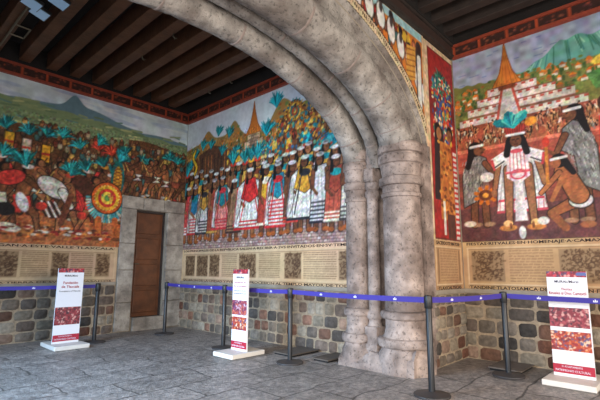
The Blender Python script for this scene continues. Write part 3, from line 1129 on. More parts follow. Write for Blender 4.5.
crowd_fill(c, 4.2, 5.85, 3.0, 3.9, 160, rnd, ARM, .07)
for s in np.arange(4.35, 5.8, .24):
    fighter(c, s, 3.02 + rnd.uniform(0, .1), .95, rnd, rnd.choice((-1, 1)), rnd.choice([(206, 196, 180), (140, 70, 50), (90, 56, 40)]))
CL = [(206, 60, 50), (214, 206, 192), (60, 110, 120), (226, 176, 70), (188, 52, 46), (90, 60, 50)]
for k, s in enumerate(np.arange(-1.4, 4.1, .30)):
    fighter(c, s + rnd.uniform(-.05, .05), 2.42 + rnd.uniform(-.05, .15), rnd.uniform(1.0, 1.15), rnd, rnd.choice((-1, 1)), CL[k % 6], rnd.choice([None, (206, 200, 190), (210, 150, 60)]), rnd.choice([None, None, (196, 58, 50), (212, 206, 196)]))
for k, s in enumerate((-1.2, -.7, -.2, .4, .95, 1.45, 1.85, 2.25, 3.15, 3.55)):
    fighter(c, s, 2.06 + rnd.uniform(0, .1), rnd.uniform(1.25, 1.4), rnd, (1, -1)[k % 3 == 2], CL[(k * 5 + 1) % 6], (None, (212, 206, 198), (206, 70, 50))[k % 3], ((200, 56, 52), None, (216, 210, 200), None)[k % 4])
# plain pale mount and striped cloth near the middle of the fight
c.ell(2.80, 3.02, .34, .20, DARK, -.5); c.ell(2.80, 3.02, .32, .18, (212, 206, 198), -.5)
c.cap(2.98, 2.95, 3.16, 2.66, .10, DARK, .07); c.cap(2.98, 2.95, 3.16, 2.66, .085, (206, 198, 190), .055)
for k in range(6):
    c.cap(2.55 + .06 * k, 2.72, 2.72 + .06 * k, 2.42, .017, (226, 220, 210) if k % 2 else (40, 34, 34))
for s, z, r in ((2.62, 2.62, .1), (3.4, 2.5, .1), (2.2, 2.55, .12)):
    c.ell(s, z, r, r * .8, (196, 60, 46))
c.ell(2.05, 3.12, .26, .16, DARK, .3); c.ell(2.05, 3.12, .245, .145, (198, 62, 54), .3)
c.ell(2.28, 2.66, .10, .2, (216, 214, 214), .4)
c.ell(2.02, 2.50, .16, .13, (32, 28, 28)); c.ell(2.1, 2.16, .2, .08, (214, 202, 184), -.2)
# dark horse-like brown mass and the legs under it
c.cap(3.3, 3.2, 3.62, 2.95, .16, (78, 44, 32)); c.cap(3.15, 2.9, 3.0, 2.3, .06, (110, 60, 40)); c.cap(3.55, 2.9, 3.72, 2.3, .06, (96, 54, 36))
# figure with the large round shield and net-patterned standard
c.ell(4.10, 3.42, .15, .42, (24, 96, 96)); c.ell(4.10, 3.36, .10, .34, (206, 142, 46))
for k in range(7):
    c.cap(4.01, 3.12 + k * .08, 4.19, 3.2 + k * .08, .008, (110, 60, 28)); c.cap(4.19, 3.12 + k * .08, 4.01, 3.2 + k * .08, .008, (110, 60, 28))
plume(c, 4.12, 3.80, .30, TEAL, rnd, 8, 1.4, .4)
plume(c, 3.62, 4.1, .26, TEAL, rnd, 8, 1.2, .5)
for k in range(26):
    a = PI + PI * k / 25
    c.cap(3.90, 2.92, 3.90 + .44 * math.cos(a), 2.92 + .52 * math.sin(a), .022, rnd.choice([(84, 160, 156), (60, 140, 150), (176, 190, 170)]))
shield(c, 3.90, 2.94, .33, [(206, 92, 36), (226, 168, 50), (196, 58, 46), (230, 184, 66), (96, 150, 82)])
for k in range(24):
    a = 2 * PI * k / 24
    c.ell(3.90 + .27 * math.cos(a), 2.94 + .28 * math.sin(a), .014, .014, (236, 206, 120))
for q in range(9):
    c.ell(3.90 + rnd.uniform(-.1, .1), 2.94 + rnd.uniform(-.1, .1), .04, .02, rnd.choice([(200, 80, 60), (226, 196, 80), (60, 120, 90)]), rnd.uniform(0, 3))
for sg in (-1, 1):
    c.cap(3.92 + sg * .18, 2.45, 3.96 + sg * .2, 2.08, .07, (176, 92, 44)); c.ell(3.94 + sg * .22, 2.03, .11, .045, (96, 54, 30))
for _ in range(60):
    s, z = rnd.uniform(1.7, 4.0), rnd.uniform(2.0, 2.22)
    c.ell(s, z, rnd.uniform(.03, .07), .025, rnd.choice([(140, 40, 34), (206, 190, 176), (96, 56, 36)]))
c.mottle(.22, .03, 8, 0, 4.5); c.mottle(.16, .09, 9, 0, 4.3, per_channel=.25)


def keepA(s, z): return ~((s > 4.26) & (z < 3.03))


c.mesh('painting', lambda s, z: on_A(s, z, .012), MT['fresco'], mA, keep=keepA)
pc = panel_canvas(-1.6, 4.22, .02, [(-1.5, 4.16)], [('text', -1.4, -.7), ('pic', -.6, -.1), ('text', 0, .8), ('pic', .9, 1.35), ('text', 1.45, 2.05), ('pic', 2.15, 2.72), ('text', 2.82, 3.28), ('pic', 3.34, 3.68), ('text', 3.74, 3.80), ('pic', 3.82, 4.08)], 31)
# keep the blocks as wide as on the wall
pc = panel_canvas(-1.6, 4.22, .018, [(-1.5, 4.18)], [('pic', -1.3, -.8), ('text', -.7, .1), ('pic', .2, .7), ('text', .8, 1.86), ('pic', 1.92, 2.32), ('text', 2.38, 2.84), ('pic', 2.90, 3.22), ('text', 3.26, 3.70), ('pic', 3.76, 4.06)], 31)
pc.mesh('inscription_panel', lambda s, z: on_A(s, z, .014), MT['fresco'], mA)
text_part('caption', 'BARBACOAS·LVCAS·Y·TEOATEMPANOTECAS·LLEGAN·A·ESTE·VALLE·TLAXCALA·', (-1.5, AY - .014, 1.795), (1, 0, 0), (0, 0, 1), .05, 5.66, MT['ink'], mA, bold=.02)
text_part('lower_caption', '·Y·FVNDARON·EL·SEÑORIO·CONQVISTARON·TODA·LA·TIERRA·DE·SVS·ANTEPASADOS·', (-1.5, AY - .016, 1.10), (1, 0, 0), (0, 0, 1), .045, 5.66, MT['ink'], mA, bold=.02)

# ======================= mural on the wall behind: procession
mB = mural('fresco of a robed procession before a stepped temple, between door and stone pier', (BX, 7.0, ZM))
rnd = random.Random(202)
LB = AY - EB
c = Canvas(.03, LB - .03, ZM, ZT, .018, (206, 212, 218))
c.mottle(.05, .4, 14)
def hills(s): return 4.40 + .12 * math.sin(s * 1.4) + .34 * math.exp(-((s - 2.0) / .22) ** 2) + .24 * math.exp(-((s - .95) / .2) ** 2) + .45 * math.exp(-((s - 3.55) / .35) ** 2) + .5 * max(0, min(1, (s - 3.0) / 1.2)) * .6
c.under(hills, (150, 122, 70))
c.under(lambda s: hills(s) - .10 - .03 * math.sin(17 * s), (164, 116, 60))
for _ in range(260):
    s = rnd.uniform(0, LB); z = rnd.uniform(3.9, hills(s) - .03)
    c.ell(s, z, .05, .03, rnd.choice([(110, 124, 66), (178, 130, 66), (196, 126, 52), (126, 100, 56), (150, 86, 44)]))
houses(c, .2, LB, 3.95, 4.45, 60, rnd)
c.under(lambda s: 3.95 + .1 * math.sin(4 * s), (120, 78, 46))
crowd_fill(c, 0, LB, 3.4, 4.15, 260, rnd, [(132, 78, 46), (180, 110, 56), (206, 186, 160), (170, 60, 44), (88, 60, 44), (214, 160, 60)], .055)
# temple
c.rect(1.9, 3.55, 3.35, 3.6, (140, 110, 84))
stepped_hill(c, 2.68, 3.35, 1.45, 1.0, (206, 172, 134), (110, 76, 50))
for k in range(14):
    c.cap(2.52, 3.38 + k * .07, 2.84, 3.38 + k * .07, .008, (110, 86, 66))
cone_roof(c, 2.68, 4.34, .52, .72)
# dark canopy and plumes near the corner
c.poly([(.55, 3.3), (1.75, 3.3), (1.75, 4.2), (1.2, 4.35), (.6, 4.2)], (88, 58, 42))
for k in range(9):
    c.cap(.62 + .13 * k, 3.35, .62 + .13 * k, 4.1, .02, rnd.choice([(140, 86, 50), (60, 42, 34)]))
for s, z in ((.45, 4.15), (.75, 4.32), (1.1, 4.28), (1.38, 4.55), (1.8, 4.42), (1.55, 4.05), (2.1, 3.95), (.3, 3.9)):
    plume(c, s, z, .26, TEAL, rnd, 7, 1.3, rnd.uniform(-.3, .3))
for s in (.75, 1.3):
    c.ell(s, 3.35, .16, .13, (44, 140, 150))
# wavy yellow banner
pp = [(.42 + .09 * math.sin(k * .9), 3.15 + .085 * k) for k in range(15)]
for a, b in zip(pp[:-1], pp[1:]): c.cap(a[0], a[1], b[0], b[1], .055, DARK)
for a, b in zip(pp[:-1], pp[1:]): c.cap(a[0], a[1], b[0], b[1], .038, (226, 178, 50))
# standards with rings
for s, z, r, cs_ in ((3.62, 4.30, .17, [(216, 160, 50), (120, 60, 40), (206, 140, 60)]), (3.92, 4.52, .22, [(150, 86, 40), (216, 166, 56), (60, 110, 96), (170, 70, 44), (226, 186, 80)]), (4.36, 4.22, .26, [(176, 110, 44), (90, 56, 36), (200, 144, 50), (90, 60, 44), (220, 176, 70)]), (4.98, 4.62, .27, [(30, 116, 126), (184, 62, 44), (206, 150, 60), (60, 110, 70)]), (5.25, 4.0, .22, [(30, 120, 130), (194, 130, 50), (170, 60, 44), (90, 130, 80)])):
    shield(c, s, z, r, cs_)
    for k in range(18):
        a = 2 * PI * k / 18
        c.cap(s + r * math.cos(a), z + r * math.sin(a), s + r * 1.25 * math.cos(a), z + r * 1.25 * math.sin(a), .012, rnd.choice([(226, 176, 60), (40, 130, 130), (150, 70, 40)]))
        c.ell(s + r * .7 * math.cos(a), z + r * .7 * math.sin(a), .016, .012, rnd.choice([(236, 206, 120), (70, 40, 30)]))
    c.cap(s, z - r, s + .02, 3.5, .02, (90, 56, 36))
for s, z in ((3.1, 4.2), (3.4, 4.75), (4.15, 4.95), (4.7, 4.9), (4.25, 3.75), (3.2, 3.75), (4.9, 3.85)):
    plume(c, s, z, .34, (20, 140, 152), rnd, 8, 1.5, rnd.uniform(-.6, .6))
c.ell(4.75, 3.72, .36, .16, (24, 128, 140), .35); c.ell(4.8, 3.74, .26, .07, (70, 176, 180), .35)
for s in (2.15, 3.35, 3.75):
    c.rect(s - .07, s + .07, 3.5, 4.05, (232, 184, 56)); c.rect(s - .07, s + .07, 3.7, 3.78, (190, 70, 46))
# brick ground
c.under(lambda s: 2.34, (160, 132, 122))
for r_ in range(9):
    z = 1.88 + r_ * .055
    c.cap(0, z, LB, z, .006, (112, 84, 78))
    for k in range(60):
        s = (k + (r_ % 2) * .5) * .095
        c.cap(s, z, s, z + .055, .005, (120, 92, 84))
        if rnd.random() < .45: c.rect(s + .01, s + .085, z + .012, z + .045, rnd.choice([(186, 170, 162), (150, 110, 98), (172, 146, 134)]))
for _ in range(420):
    s = rnd.uniform(2.9, LB); z = rnd.uniform(3.45, 4.7 if s > 3.5 else 4.1)
    c.ell(s, z, rnd.uniform(.02, .06), rnd.uniform(.015, .05), rnd.choice([(30, 120, 130), (206, 140, 56), (120, 70, 44), (70, 48, 38), (170, 66, 46), (90, 140, 110), (60, 90, 120), (226, 190, 100)]), rnd.uniform(0, 3))
# procession, back row then front row
for i, s in enumerate(np.arange(.1, LB, .21)):
    a, b = rnd.choice([((206, 200, 190), (186, 46, 46)), ((190, 66, 56), (232, 222, 206)), ((120, 80, 54), (48, 44, 46)), ((206, 160, 70), (120, 60, 40)), ((90, 62, 50), (190, 50, 44)), ((50, 110, 120), (206, 180, 90))])
    robed(c, s, 2.40 + rnd.uniform(0, .14), rnd.uniform(1.22, 1.36), rnd, a, b, rnd.choice(['round', 'band', 'band', 'plume']), rnd.choice([None, (206, 150, 60), (40, 120, 130)]), rnd.choice([0, 2, 4]), w=.26)
WH = (222, 214, 204)
FR = [(.20, (196, 70, 66), WH, None, 2, .26), (.50, WH, (190, 50, 50), (44, 120, 150), 5, .34), (.90, (206, 198, 186), (48, 46, 50), (200, 146, 60), 4, .36), (1.30, (150, 70, 50), (206, 150, 70), None, 0, .28), (1.62, (214, 130, 120), (186, 50, 56), (30, 120, 124), 3, .42), (2.06, (150, 110, 80), (60, 40, 34), None, 2, .28),
      (2.60, WH, (192, 40, 44), (200, 50, 46), 2, .54), (3.10, (176, 66, 52), (232, 214, 190), (216, 160, 50), 0, .26), (3.46, WH, (196, 44, 48), (36, 130, 146), 7, .40), (3.86, (110, 70, 50), (206, 60, 50), None, 1, .26), (4.20, WH, (40, 40, 46), (208, 150, 52), 0, .50), (4.58, (206, 200, 196), (36, 34, 40), None, 5, .28), (4.95, (180, 80, 60), (230, 214, 190), (140, 60, 44), 2, .32), (5.3, (210, 196, 184), (60, 50, 50), None, 3, .30)]
for s, a, b, sh_, st, w_ in FR:
    h_ = 1.42 + rnd.uniform(-.06, .10)
    robed(c, s, 2.08 + rnd.uniform(-.06, .05), h_, rnd, a, b, rnd.choice(['round', 'band']), sh_, st, w=w_)
    if w_ > .35:   # open cape edges
        for sg in (-1, 1):
            c.cap(s + sg * .06 * h_, 2.08 + .74 * h_, s + sg * w_ * .36 * h_, 2.08 + .24 * h_, .016, b)
            c.cap(s + sg * .09 * h_, 2.08 + .70 * h_, s + sg * w_ * .50 * h_, 2.08 + .26 * h_, .008, DARK)
c.mottle(.20, .03, 18, 0, 4.5); c.mottle(.12, .09, 19, 0, 4.4, per_channel=.25)
c.mesh('painting', lambda s, z: on_B(s, z, .012), MT['fresco'], mB)
pc = panel_canvas(.03, LB - .03, .018, [(.12, 5.42)], [('pic', .22, .62), ('pic', .70, 1.15), ('pic', 1.22, 1.60), ('text', 1.70, 2.22), ('pic', 2.30, 2.85), ('text', 2.95, 3.55), ('pic', 3.68, 4.12), ('text', 4.18, 4.95), ('pic', 5.0, 5.36)], 32, (202, 170, 134))
pc.mesh('inscription_panel', lambda s, z: on_B(s, z, .014), MT['fresco'], mB)
text_part('caption', 'LOS·PRINCIPALES·DE·LA·REPVBLICA·SALEN·A·RECIBIR·A·SVS·INVITADOS·EN·SV·TEMPLO·', (BX - .014, AY - .12, 1.795), (0, -1, 0), (0, 0, 1), .05, 5.3, MT['ink'], mB, bold=.02)
text_part('lower_caption', '·SALIERON·DE·LA·CIVDAD·Y·FVERON·EN·PROCESION·AL·TEMPLO·MAYOR·DE·TODOS·', (BX - .016, AY - .12, 1.10), (0, -1, 0), (0, 0, 1), .045, 5.3, MT['ink'], mB, bold=.02)

# ======================= mural on the right wall: ritual
mD = mural('fresco of a white-robed figure with teal plumes among grey-cloaked people', (DX, 1.2, ZM))
rnd = random.Random(303)
LD = 5.0
c = Canvas(.03, LD, ZM, ZT, .0125, (150, 156, 176))
c.mottle(.07, .4, 24, per_channel=.15)
for _ in range(60):
    s, z = rnd.uniform(0, LD), rnd.uniform(4.6, 5.1)
    c.cap(s, z, s + rnd.uniform(.04, .12), z, .008, (110, 122, 156))
def mount(s): return 4.55 + .30 * math.exp(-((s - 1.75) / .38) ** 2) + .04 * math.exp(-((s - 1.72) / .05) ** 2) + .28 * min(1, max(0, (s - 1.7) / .6)) + .02 * math.sin(20 * s)
c.under(mount, (96, 150, 134))
for k in range(60):
    s = rnd.uniform(1.1, 3.2); z = mount(s) - .02
    c.cap(s, z, s + (s - 1.72) * rnd.uniform(.1, .5), z - rnd.uniform(.1, .3), .009, rnd.choice([(62, 118, 112), (140, 186, 160), (60, 110, 90)]))
c.under(lambda s: 4.60 - .07 * s + .015 * math.sin(30 * s) if s < 1.5 else 4.5, (112, 112, 56))
for _ in range(200):
    s, z = rnd.uniform(0, 3.5), rnd.uniform(4.0, 4.56)
    c.ell(s, z, .03, .022, rnd.choice([(96, 116, 54), (60, 84, 44), (176, 110, 48), (140, 90, 44)]))
houses(c, .02, 3.4, 4.12, 4.48, 90, rnd)
c.poly([(2.0, 4.25), (3.5, 4.6), (3.5, 4.0), (2.1, 4.0)], (84, 128, 66)); c.ell(2.25, 4.45, .18, .07, (214, 186, 70), .3)
# white palace on steps
for k, (a, b, z) in enumerate(((.10, 2.0, 3.82), (.25, 1.85, 3.98), (.42, 1.6, 4.12), (.6, 1.35, 4.26))):
    c.rect(a, b, z, z + .155, (130, 74, 58)); c.rect(a, b, z + .02, z + .14, (206, 194, 180))
    for q in np.arange(a + .05, b, .12): c.rect(q, q + .06, z + .10, z + .135, (170, 72, 58))
c.poly([(.70, 3.8), (1.12, 3.8), (1.0, 4.36), (.82, 4.36)], (190, 180, 168))
c.cap(.72, 3.8, .83, 4.36, .02, (176, 76, 60)); c.cap(1.1, 3.8, .99, 4.36, .02, (176, 76, 60))
c.rect(.78, 1.04, 4.34, 4.44, (120, 60, 34))
cone_roof(c, .91, 4.42, .44, .72)
# crowd of tiny dancers
c.rect(0, LD, 3.42, 3.84, (150, 76, 54))
for _ in range(330):
    s, z = rnd.uniform(0, LD), rnd.uniform(3.5, 3.86)
    cc = rnd.choice([(214, 196, 172), (190, 120, 80), (206, 150, 110), (170, 84, 60)])
    c.cap(s, z - .09, s + rnd.uniform(-.03, .03), z - .02, .02, DARK); c.cap(s, z - .09, s + rnd.uniform(-.03, .03), z - .02, .013, cc)
    c.cap(s, z - .09, s + rnd.uniform(-.05, .05), z - .17, .010, (150, 88, 58)); c.ell(s, z + .01, .016, .018, (60, 36, 28))
    c.cap(s, z - .03, s + rnd.uniform(-.06, .06), z + rnd.uniform(-.04, .06), .008, (196, 140, 104))
# red platform and dusky ground
c.rect(0, LD, 3.02, 3.44, (166, 76, 60)); c.rect(0, LD, 3.38, 3.44, (206, 110, 84)); c.rect(0, LD, 2.2, 3.04, (120, 62, 50))
c.rect(0, LD, ZM, 2.42, (92, 54, 52))
c.mottle(.14, .09, 27)


def cloaked(s, z0, h, d, cloak=(118, 114, 110), seat=False):
    sk = (112, 68, 46)
    for sg in (-1, 1):
        c.cap(s + sg * .10, z0, s + sg * .08, z0 + .38 * h, .065, DARK); c.cap(s + sg * .10, z0, s + sg * .08, z0 + .38 * h, .052, sk)
        c.ell(s + sg * .10 + d * .04, z0, .09, .035, (150, 110, 84))
    c.poly([(s - .19, z0 + .30 * h), (s + .19, z0 + .28 * h), (s + .15, z0 + .6 * h), (s - .15, z0 + .6 * h)], (132, 92, 84))
    P = [(s - d * .26, z0 + .22 * h), (s - d * .02, z0 + .30 * h), (s + d * .02, z0 + .55 * h), (s + d * .20, z0 + .62 * h), (s + d * .14, z0 + .80 * h), (s, z0 + .86 * h), (s - d * .16, z0 + .80 * h), (s - d * .26, z0 + .6 * h)]
    c.poly(P, DARK, .014); c.poly(P, cloak)
    g = random.Random(int(s * 100))
    for _ in range(120):
        a, b = s - d * g.uniform(-.10, .24), z0 + g.uniform(.3, .82) * h
        c.cap(a, b, a - d * .015, b - .05, .006, g.choice([(176, 172, 164), (72, 68, 66), (150, 146, 140)]))
    c.cap(s + d * .12, z0 + .74 * h, s + d * .26, z0 + .58 * h, .055, DARK, .045); c.cap(s + d * .12, z0 + .74 * h, s + d * .26, z0 + .58 * h, .043, sk, .033)
    c.cap(s + d * .26, z0 + .58 * h, s + d * .40, z0 + .64 * h, .032, sk, .026)
    hz = z0 + .93 * h
    c.ell(s - d * .03, hz, .12, .13, (26, 20, 20)); c.cap(s - d * .07, hz, s - d * .16, hz - .30, .07, (26, 20, 20), .04)
    c.ell(s + d * .035, hz - .02, .085, .10, sk); c.ell(s + d * .12, hz - .03, .025, .02, sk)
    c.ell(s + d * .07, hz + .0, .014, .01, (20, 14, 12)); c.cap(s + d * .07, hz - .07, s + d * .11, hz - .07, .007, (70, 34, 30))
    c.cap(s - .10, hz + .045, s + .10, hz + .055, .022, (216, 212, 206))


cloaked(.36, 2.14, 1.38, 1)
cloaked(1.78, 2.12, 1.72, -1)
for s, hh in ((2.6, 1.5), (3.3, 1.6), (4.1, 1.5), (4.7, 1.5)):
    cloaked(s, 2.12, hh, -1, (140, 70, 56))
# red-robed onlooker at the far right
c.poly([(2.02, 2.2), (2.42, 2.2), (2.36, 3.6), (2.1, 3.6)], (176, 48, 40)); c.ell(2.2, 3.78, .1, .12, (60, 36, 28))
# brazier held low by the left person
for k in range(9):
    a = 2 * PI * k / 9
    c.cap(.46, 2.62, .46 + .17 * math.cos(a), 2.62 + .14 * math.sin(a), .03, (198, 104, 34))
c.ell(.46, 2.62, .11, .09, (104, 56, 34)); c.ell(.46, 2.62, .05, .04, (220, 150, 60))
c.ell(.5, 2.92, .11, .08, (206, 198, 190))
# central figure, drawn generic: cape, tunic, plumed cap
s, sk = .98, (146, 96, 64)
Pc = [(s - .34, 2.42), (s + .36, 2.42), (s + .30, 3.2), (s + .12, 3.36), (s - .12, 3.36), (s - .28, 3.2)]
c.poly(Pc, DARK, .016); c.poly(Pc, (206, 200, 196))
for k in range(9):
    c.cap(s - .30 + .075 * k, 2.46, s - .2 + .05 * k, 3.1, .008, (158, 152, 150))
c.poly([(s - .36, 2.30), (s + .38, 2.30), (s + .34, 2.52), (s - .32, 2.52)], (188, 70, 82)); c.poly([(s - .35, 2.34), (s + .37, 2.34), (s + .34, 2.48), (s - .32, 2.48)], (222, 208, 204))
for k in range(10): c.cap(s - .31 + .07 * k, 2.34, s - .30 + .07 * k, 2.48, .006, (196, 90, 100))
for sg in (-1, 1):
    c.cap(s + sg * .14, 3.0, s + sg * .18, 2.1, .082, DARK, .055); c.cap(s + sg * .14, 3.0, s + sg * .18, 2.1, .068, sk, .042)
    c.cap(s + sg * .28, 3.14, s + sg * .36, 2.72, .055, DARK, .045); c.cap(s + sg * .28, 3.14, s + sg * .36, 2.72, .043, sk, .034)
    c.ell(s + sg * .38, 2.64, .045, .06, sk)
    c.ell(s + sg * .20, 2.06, .13, .05, (190, 120, 60)); c.ell(s + sg * .20, 2.13, .07, .05, (224, 170, 110)); c.ell(s + sg * .16, 2.09, .02, .05, (120, 70, 40))
    c.poly([(s + sg * .12, 3.34), (s + sg * .40, 3.20), (s + sg * .36, 3.02), (s + sg * .14, 3.14)], (226, 216, 210)); c.cap(s + sg * .38, 3.18, s + sg * .35, 3.02, .018, (190, 60, 66)); c.cap(s + sg * .2, 3.14, s + sg * .34, 3.06, .012, (60, 54, 60))
c.poly([(s - .15, 3.32), (s + .15, 3.32), (s + .17, 2.86), (s, 2.74), (s - .17, 2.86)], (226, 210, 206))
for k in range(5): c.cap(s - .12 + .06 * k, 2.84, s - .1 + .05 * k, 3.28, .007, (196, 96, 104))
c.ell(s, 2.90, .12, .085, (198, 70, 84)); c.ell(s, 2.90, .09, .06, (226, 190, 188)); c.cap(s - .17, 2.94, s + .17, 2.94, .02, (200, 84, 92))
c.poly([(s - .05, 2.74), (s + .05, 2.74), (s + .09, 2.16), (s - .09, 2.16)], (214, 204, 200)); c.ell(s, 1.98, .05, .1, (206, 198, 192))
c.ell(s, 3.28, .10, .035, (200, 80, 86))
c.ell(s, 3.48, .13, .13, (26, 20, 20)); c.cap(s - .1, 3.46, s - .15, 3.24, .05, (26, 20, 20)); c.cap(s + .1, 3.46, s + .15, 3.24, .05, (26, 20, 20))
c.ell(s, 3.45, .085, .105, (110, 66, 44)); c.cap(s - .045, 3.47, s - .02, 3.47, .009, DARK); c.cap(s + .02, 3.47, s + .045, 3.47, .009, DARK); c.cap(s - .025, 3.39, s + .025, 3.39, .007, (70, 30, 28)); c.cap(s, 3.45, s, 3.42, .008, (84, 48, 34))
c.poly([(s - .14, 3.55), (s + .14, 3.55), (s + .17, 3.70), (s - .17, 3.70)], (168, 56, 44))
for k in range(9): c.cap(s - .13 + .0325 * k, 3.56, s - .15 + .0375 * k, 3.69, .007, (110, 36, 32))
c.cap(s - .13, 3.555, s + .13, 3.555, .02, (226, 220, 212))
for k in range(17):
    a = -1.25 + 2.1 * k / 16
    r_ = .26 + .06 * math.sin(k)
    cc = rnd.choice([(34, 150, 150), (24, 118, 124), (90, 190, 170), (26, 96, 116)])
    c.cap(s - .02, 3.68, s - .02 + r_ * math.sin(a), 3.70 + r_ * .75 * math.cos(a), .022, cc, .03)
# kneeling person in a white cloth
kx = 1.62
c.cap(kx + .16, 2.42, kx - .22, 2.24, .10, DARK, .07); c.cap(kx + .16, 2.42, kx - .22, 2.24, .088, (152, 88, 54), .058)
c.cap(kx - .22, 2.24, kx - .06, 2.02, .055, (140, 80, 50)); c.ell(kx + .22, 2.05, .10, .05, (140, 84, 54))
c.ell(kx + .16, 2.40, .16, .12, DARK); c.ell(kx + .16, 2.40, .145, .105, (218, 210, 200))
c.cap(kx + .14, 2.48, kx - .02, 2.86, .14, DARK, .13); c.cap(kx + .14, 2.48, kx - .02, 2.86, .125, (156, 92, 56), .115)
c.cap(kx - .08, 2.84, kx - .34, 2.56, .05, DARK, .04); c.cap(kx - .08, 2.84, kx - .34, 2.56, .038, (164, 98, 60), .03)
c.cap(kx - .02, 2.80, kx - .20, 2.44, .04, (164, 98, 60), .03)
c.ell(kx - .07, 3.02, .11, .11, (26, 20, 20)); c.cap(kx, 3.0, kx + .1, 2.82, .06, (26, 20, 20), .04); c.ell(kx - .12, 3.0, .075, .085, (140, 82, 52)); c.cap(kx - .17, 3.05, kx + .03, 3.07, .02, (220, 216, 210))
c.ell(1.28, 2.14, .08, .06, (190, 186, 176)); c.ell(.18, 2.16, .10, .05, (206, 190, 170))
# torch
c.cap(1.38, 2.7, 1.40, 3.25, .022, (190, 116, 50)); c.ell(1.40, 3.34, .05, .08, (196, 60, 44)); c.ell(1.22, 3.72, .09, .07, (222, 140, 50), .3)
c.mottle(.14, .022, 28, 0, 4.5); c.mottle(.12, .09, 29, 0, 4.4, per_channel=.25)
c.mesh('painting', lambda s, z: on_D(s, z, .012), MT['fresco'], mD)
pc = panel_canvas(.03, LD, .014, [(.10, 2.12), (2.3, 4.5)], [('pic', .17, .68), ('text', .76, 1.36), ('pic', 1.44, 2.04), ('text', 2.4, 3.0), ('pic', 3.1, 3.8)], 33, (180, 144, 104))
pc.mesh('inscription_panel', lambda s, z: on_D(s, z, .014), MT['fresco'], mD)
text_part('caption', 'FIESTAS·RITVALES·EN·HOMENAJE·A·CAMAXTLI·', (DX - .014, EY - .10, 1.79), (0, -1, 0), (0, 0, 1), .06, 2.04, MT['ink'], mD, bold=.02)
text_part('lower_caption', '·TANDINE·TLATOSAMCA·DECISIMA·GRAN·FIESTA·', (DX - .016, EY - .10, 1.10), (0, -1, 0), (0, 0, 1), .05, 2.04, MT['ink'], mD, bold=.02)

# ======================= narrow framed panel between the pier and the right wall
mC = mural('tall narrow red fresco panel in a beige border, right of the stone pier', (6.6, EY, ZM))
rnd = random.Random(404)
c = Canvas(6.05, DX - .01, ZM, ZT, .014, (204, 176, 138))
c.mottle(.06, .3, 3)
c.rect(6.18, 7.14, 1.87, 5.06, (96, 40, 34)); c.rect(6.20, 7.12, 1.90, 5.04, (150, 40, 36))
c.rect(6.20, 7.12, 3.9, 4.3, (120, 36, 34))
for s, z in ((6.62, 4.55), (6.5, 4.35), (6.85, 4.45)):
    plume(c, s, z, .26, (46, 104, 84), rnd, 9, 3.0, rnd.uniform(-.4, .4))
c.rect(6.46, 6.66, 3.6, 4.2, (52, 76, 124)); c.rect(6.7, 6.84, 3.55, 4.15, (176, 84, 48))
for _ in range(260):
    s, z = rnd.uniform(6.3, 7.02), rnd.uniform(3.5, 4.65)
    c.ell(s, z, rnd.uniform(.015, .045), rnd.uniform(.012, .05), rnd.choice([(50, 90, 140), (206, 160, 60), (60, 130, 110), (196, 60, 40), (226, 206, 170), (40, 60, 110)]))
c.poly([(6.25, 2.3), (6.7, 2.3), (6.62, 3.7), (6.35, 3.75)], (46, 34, 36), .02); c.poly([(6.42, 2.2), (7.0, 2.2), (6.92, 3.5), (6.5, 3.5)], (176, 104, 50))
for _ in range(70):
    s, z = rnd.uniform(6.45, 6.95), rnd.uniform(2.3, 3.5)
    c.ell(s, z, .05, .03, rnd.choice([(206, 140, 66), (140, 76, 40), (190, 110, 50), (110, 60, 36)]))
c.ell(6.45, 3.66, .12, .14, (34, 24, 22)); c.ell(6.48, 3.62, .09, .11, (150, 96, 60)); c.ell(6.9, 3.7, .12, .13, (34, 24, 22)); c.ell(6.88, 3.66, .09, .1, (130, 80, 50))
c.rect(6.98, 7.12, 1.9, 3.4, (206, 196, 186))
for k in range(16): c.rect(6.98, 7.12, 1.95 + .09 * k, 1.99 + .09 * k, (186, 50, 48))
c.rect(6.25, 6.44, 1.9, 2.5, (150, 40, 38)); c.rect(6.52, 6.6, 1.95, 2.5, (214, 204, 190)); c.rect(6.66, 6.95, 1.9, 2.3, (84, 50, 42))
c.mottle(.14, .05, 38)
c.mesh('painting', lambda s, z: on_E(s, z, .012), MT['fresco'], mC)
pc = panel_canvas(6.05, DX - .01, .014, [(6.16, 7.10)], [('text', 6.32, 6.94)], 34, (166, 130, 94))
pc.rect(6.22, 6.28, 1.22, 1.72, (130, 100, 72)); pc.rect(6.98, 7.04, 1.22, 1.72, (130, 100, 72))
pc.mesh('inscription_panel', lambda s, z: on_E(s, z, .014), MT['fresco'], mC)
text_part('caption', '·SACERDOTE·MAYOR·', (6.18, EY - .014, 1.79), (1, 0, 0), (0, 0, 1), .055, .88, MT['ink'], mC, bold=.02)
text_part('lower_caption', '·TLAXCALTECAS·', (6.18, EY - .016, 1.10), (1, 0, 0), (0, 0, 1), .05, .88, MT['ink'], mC, bold=.02)

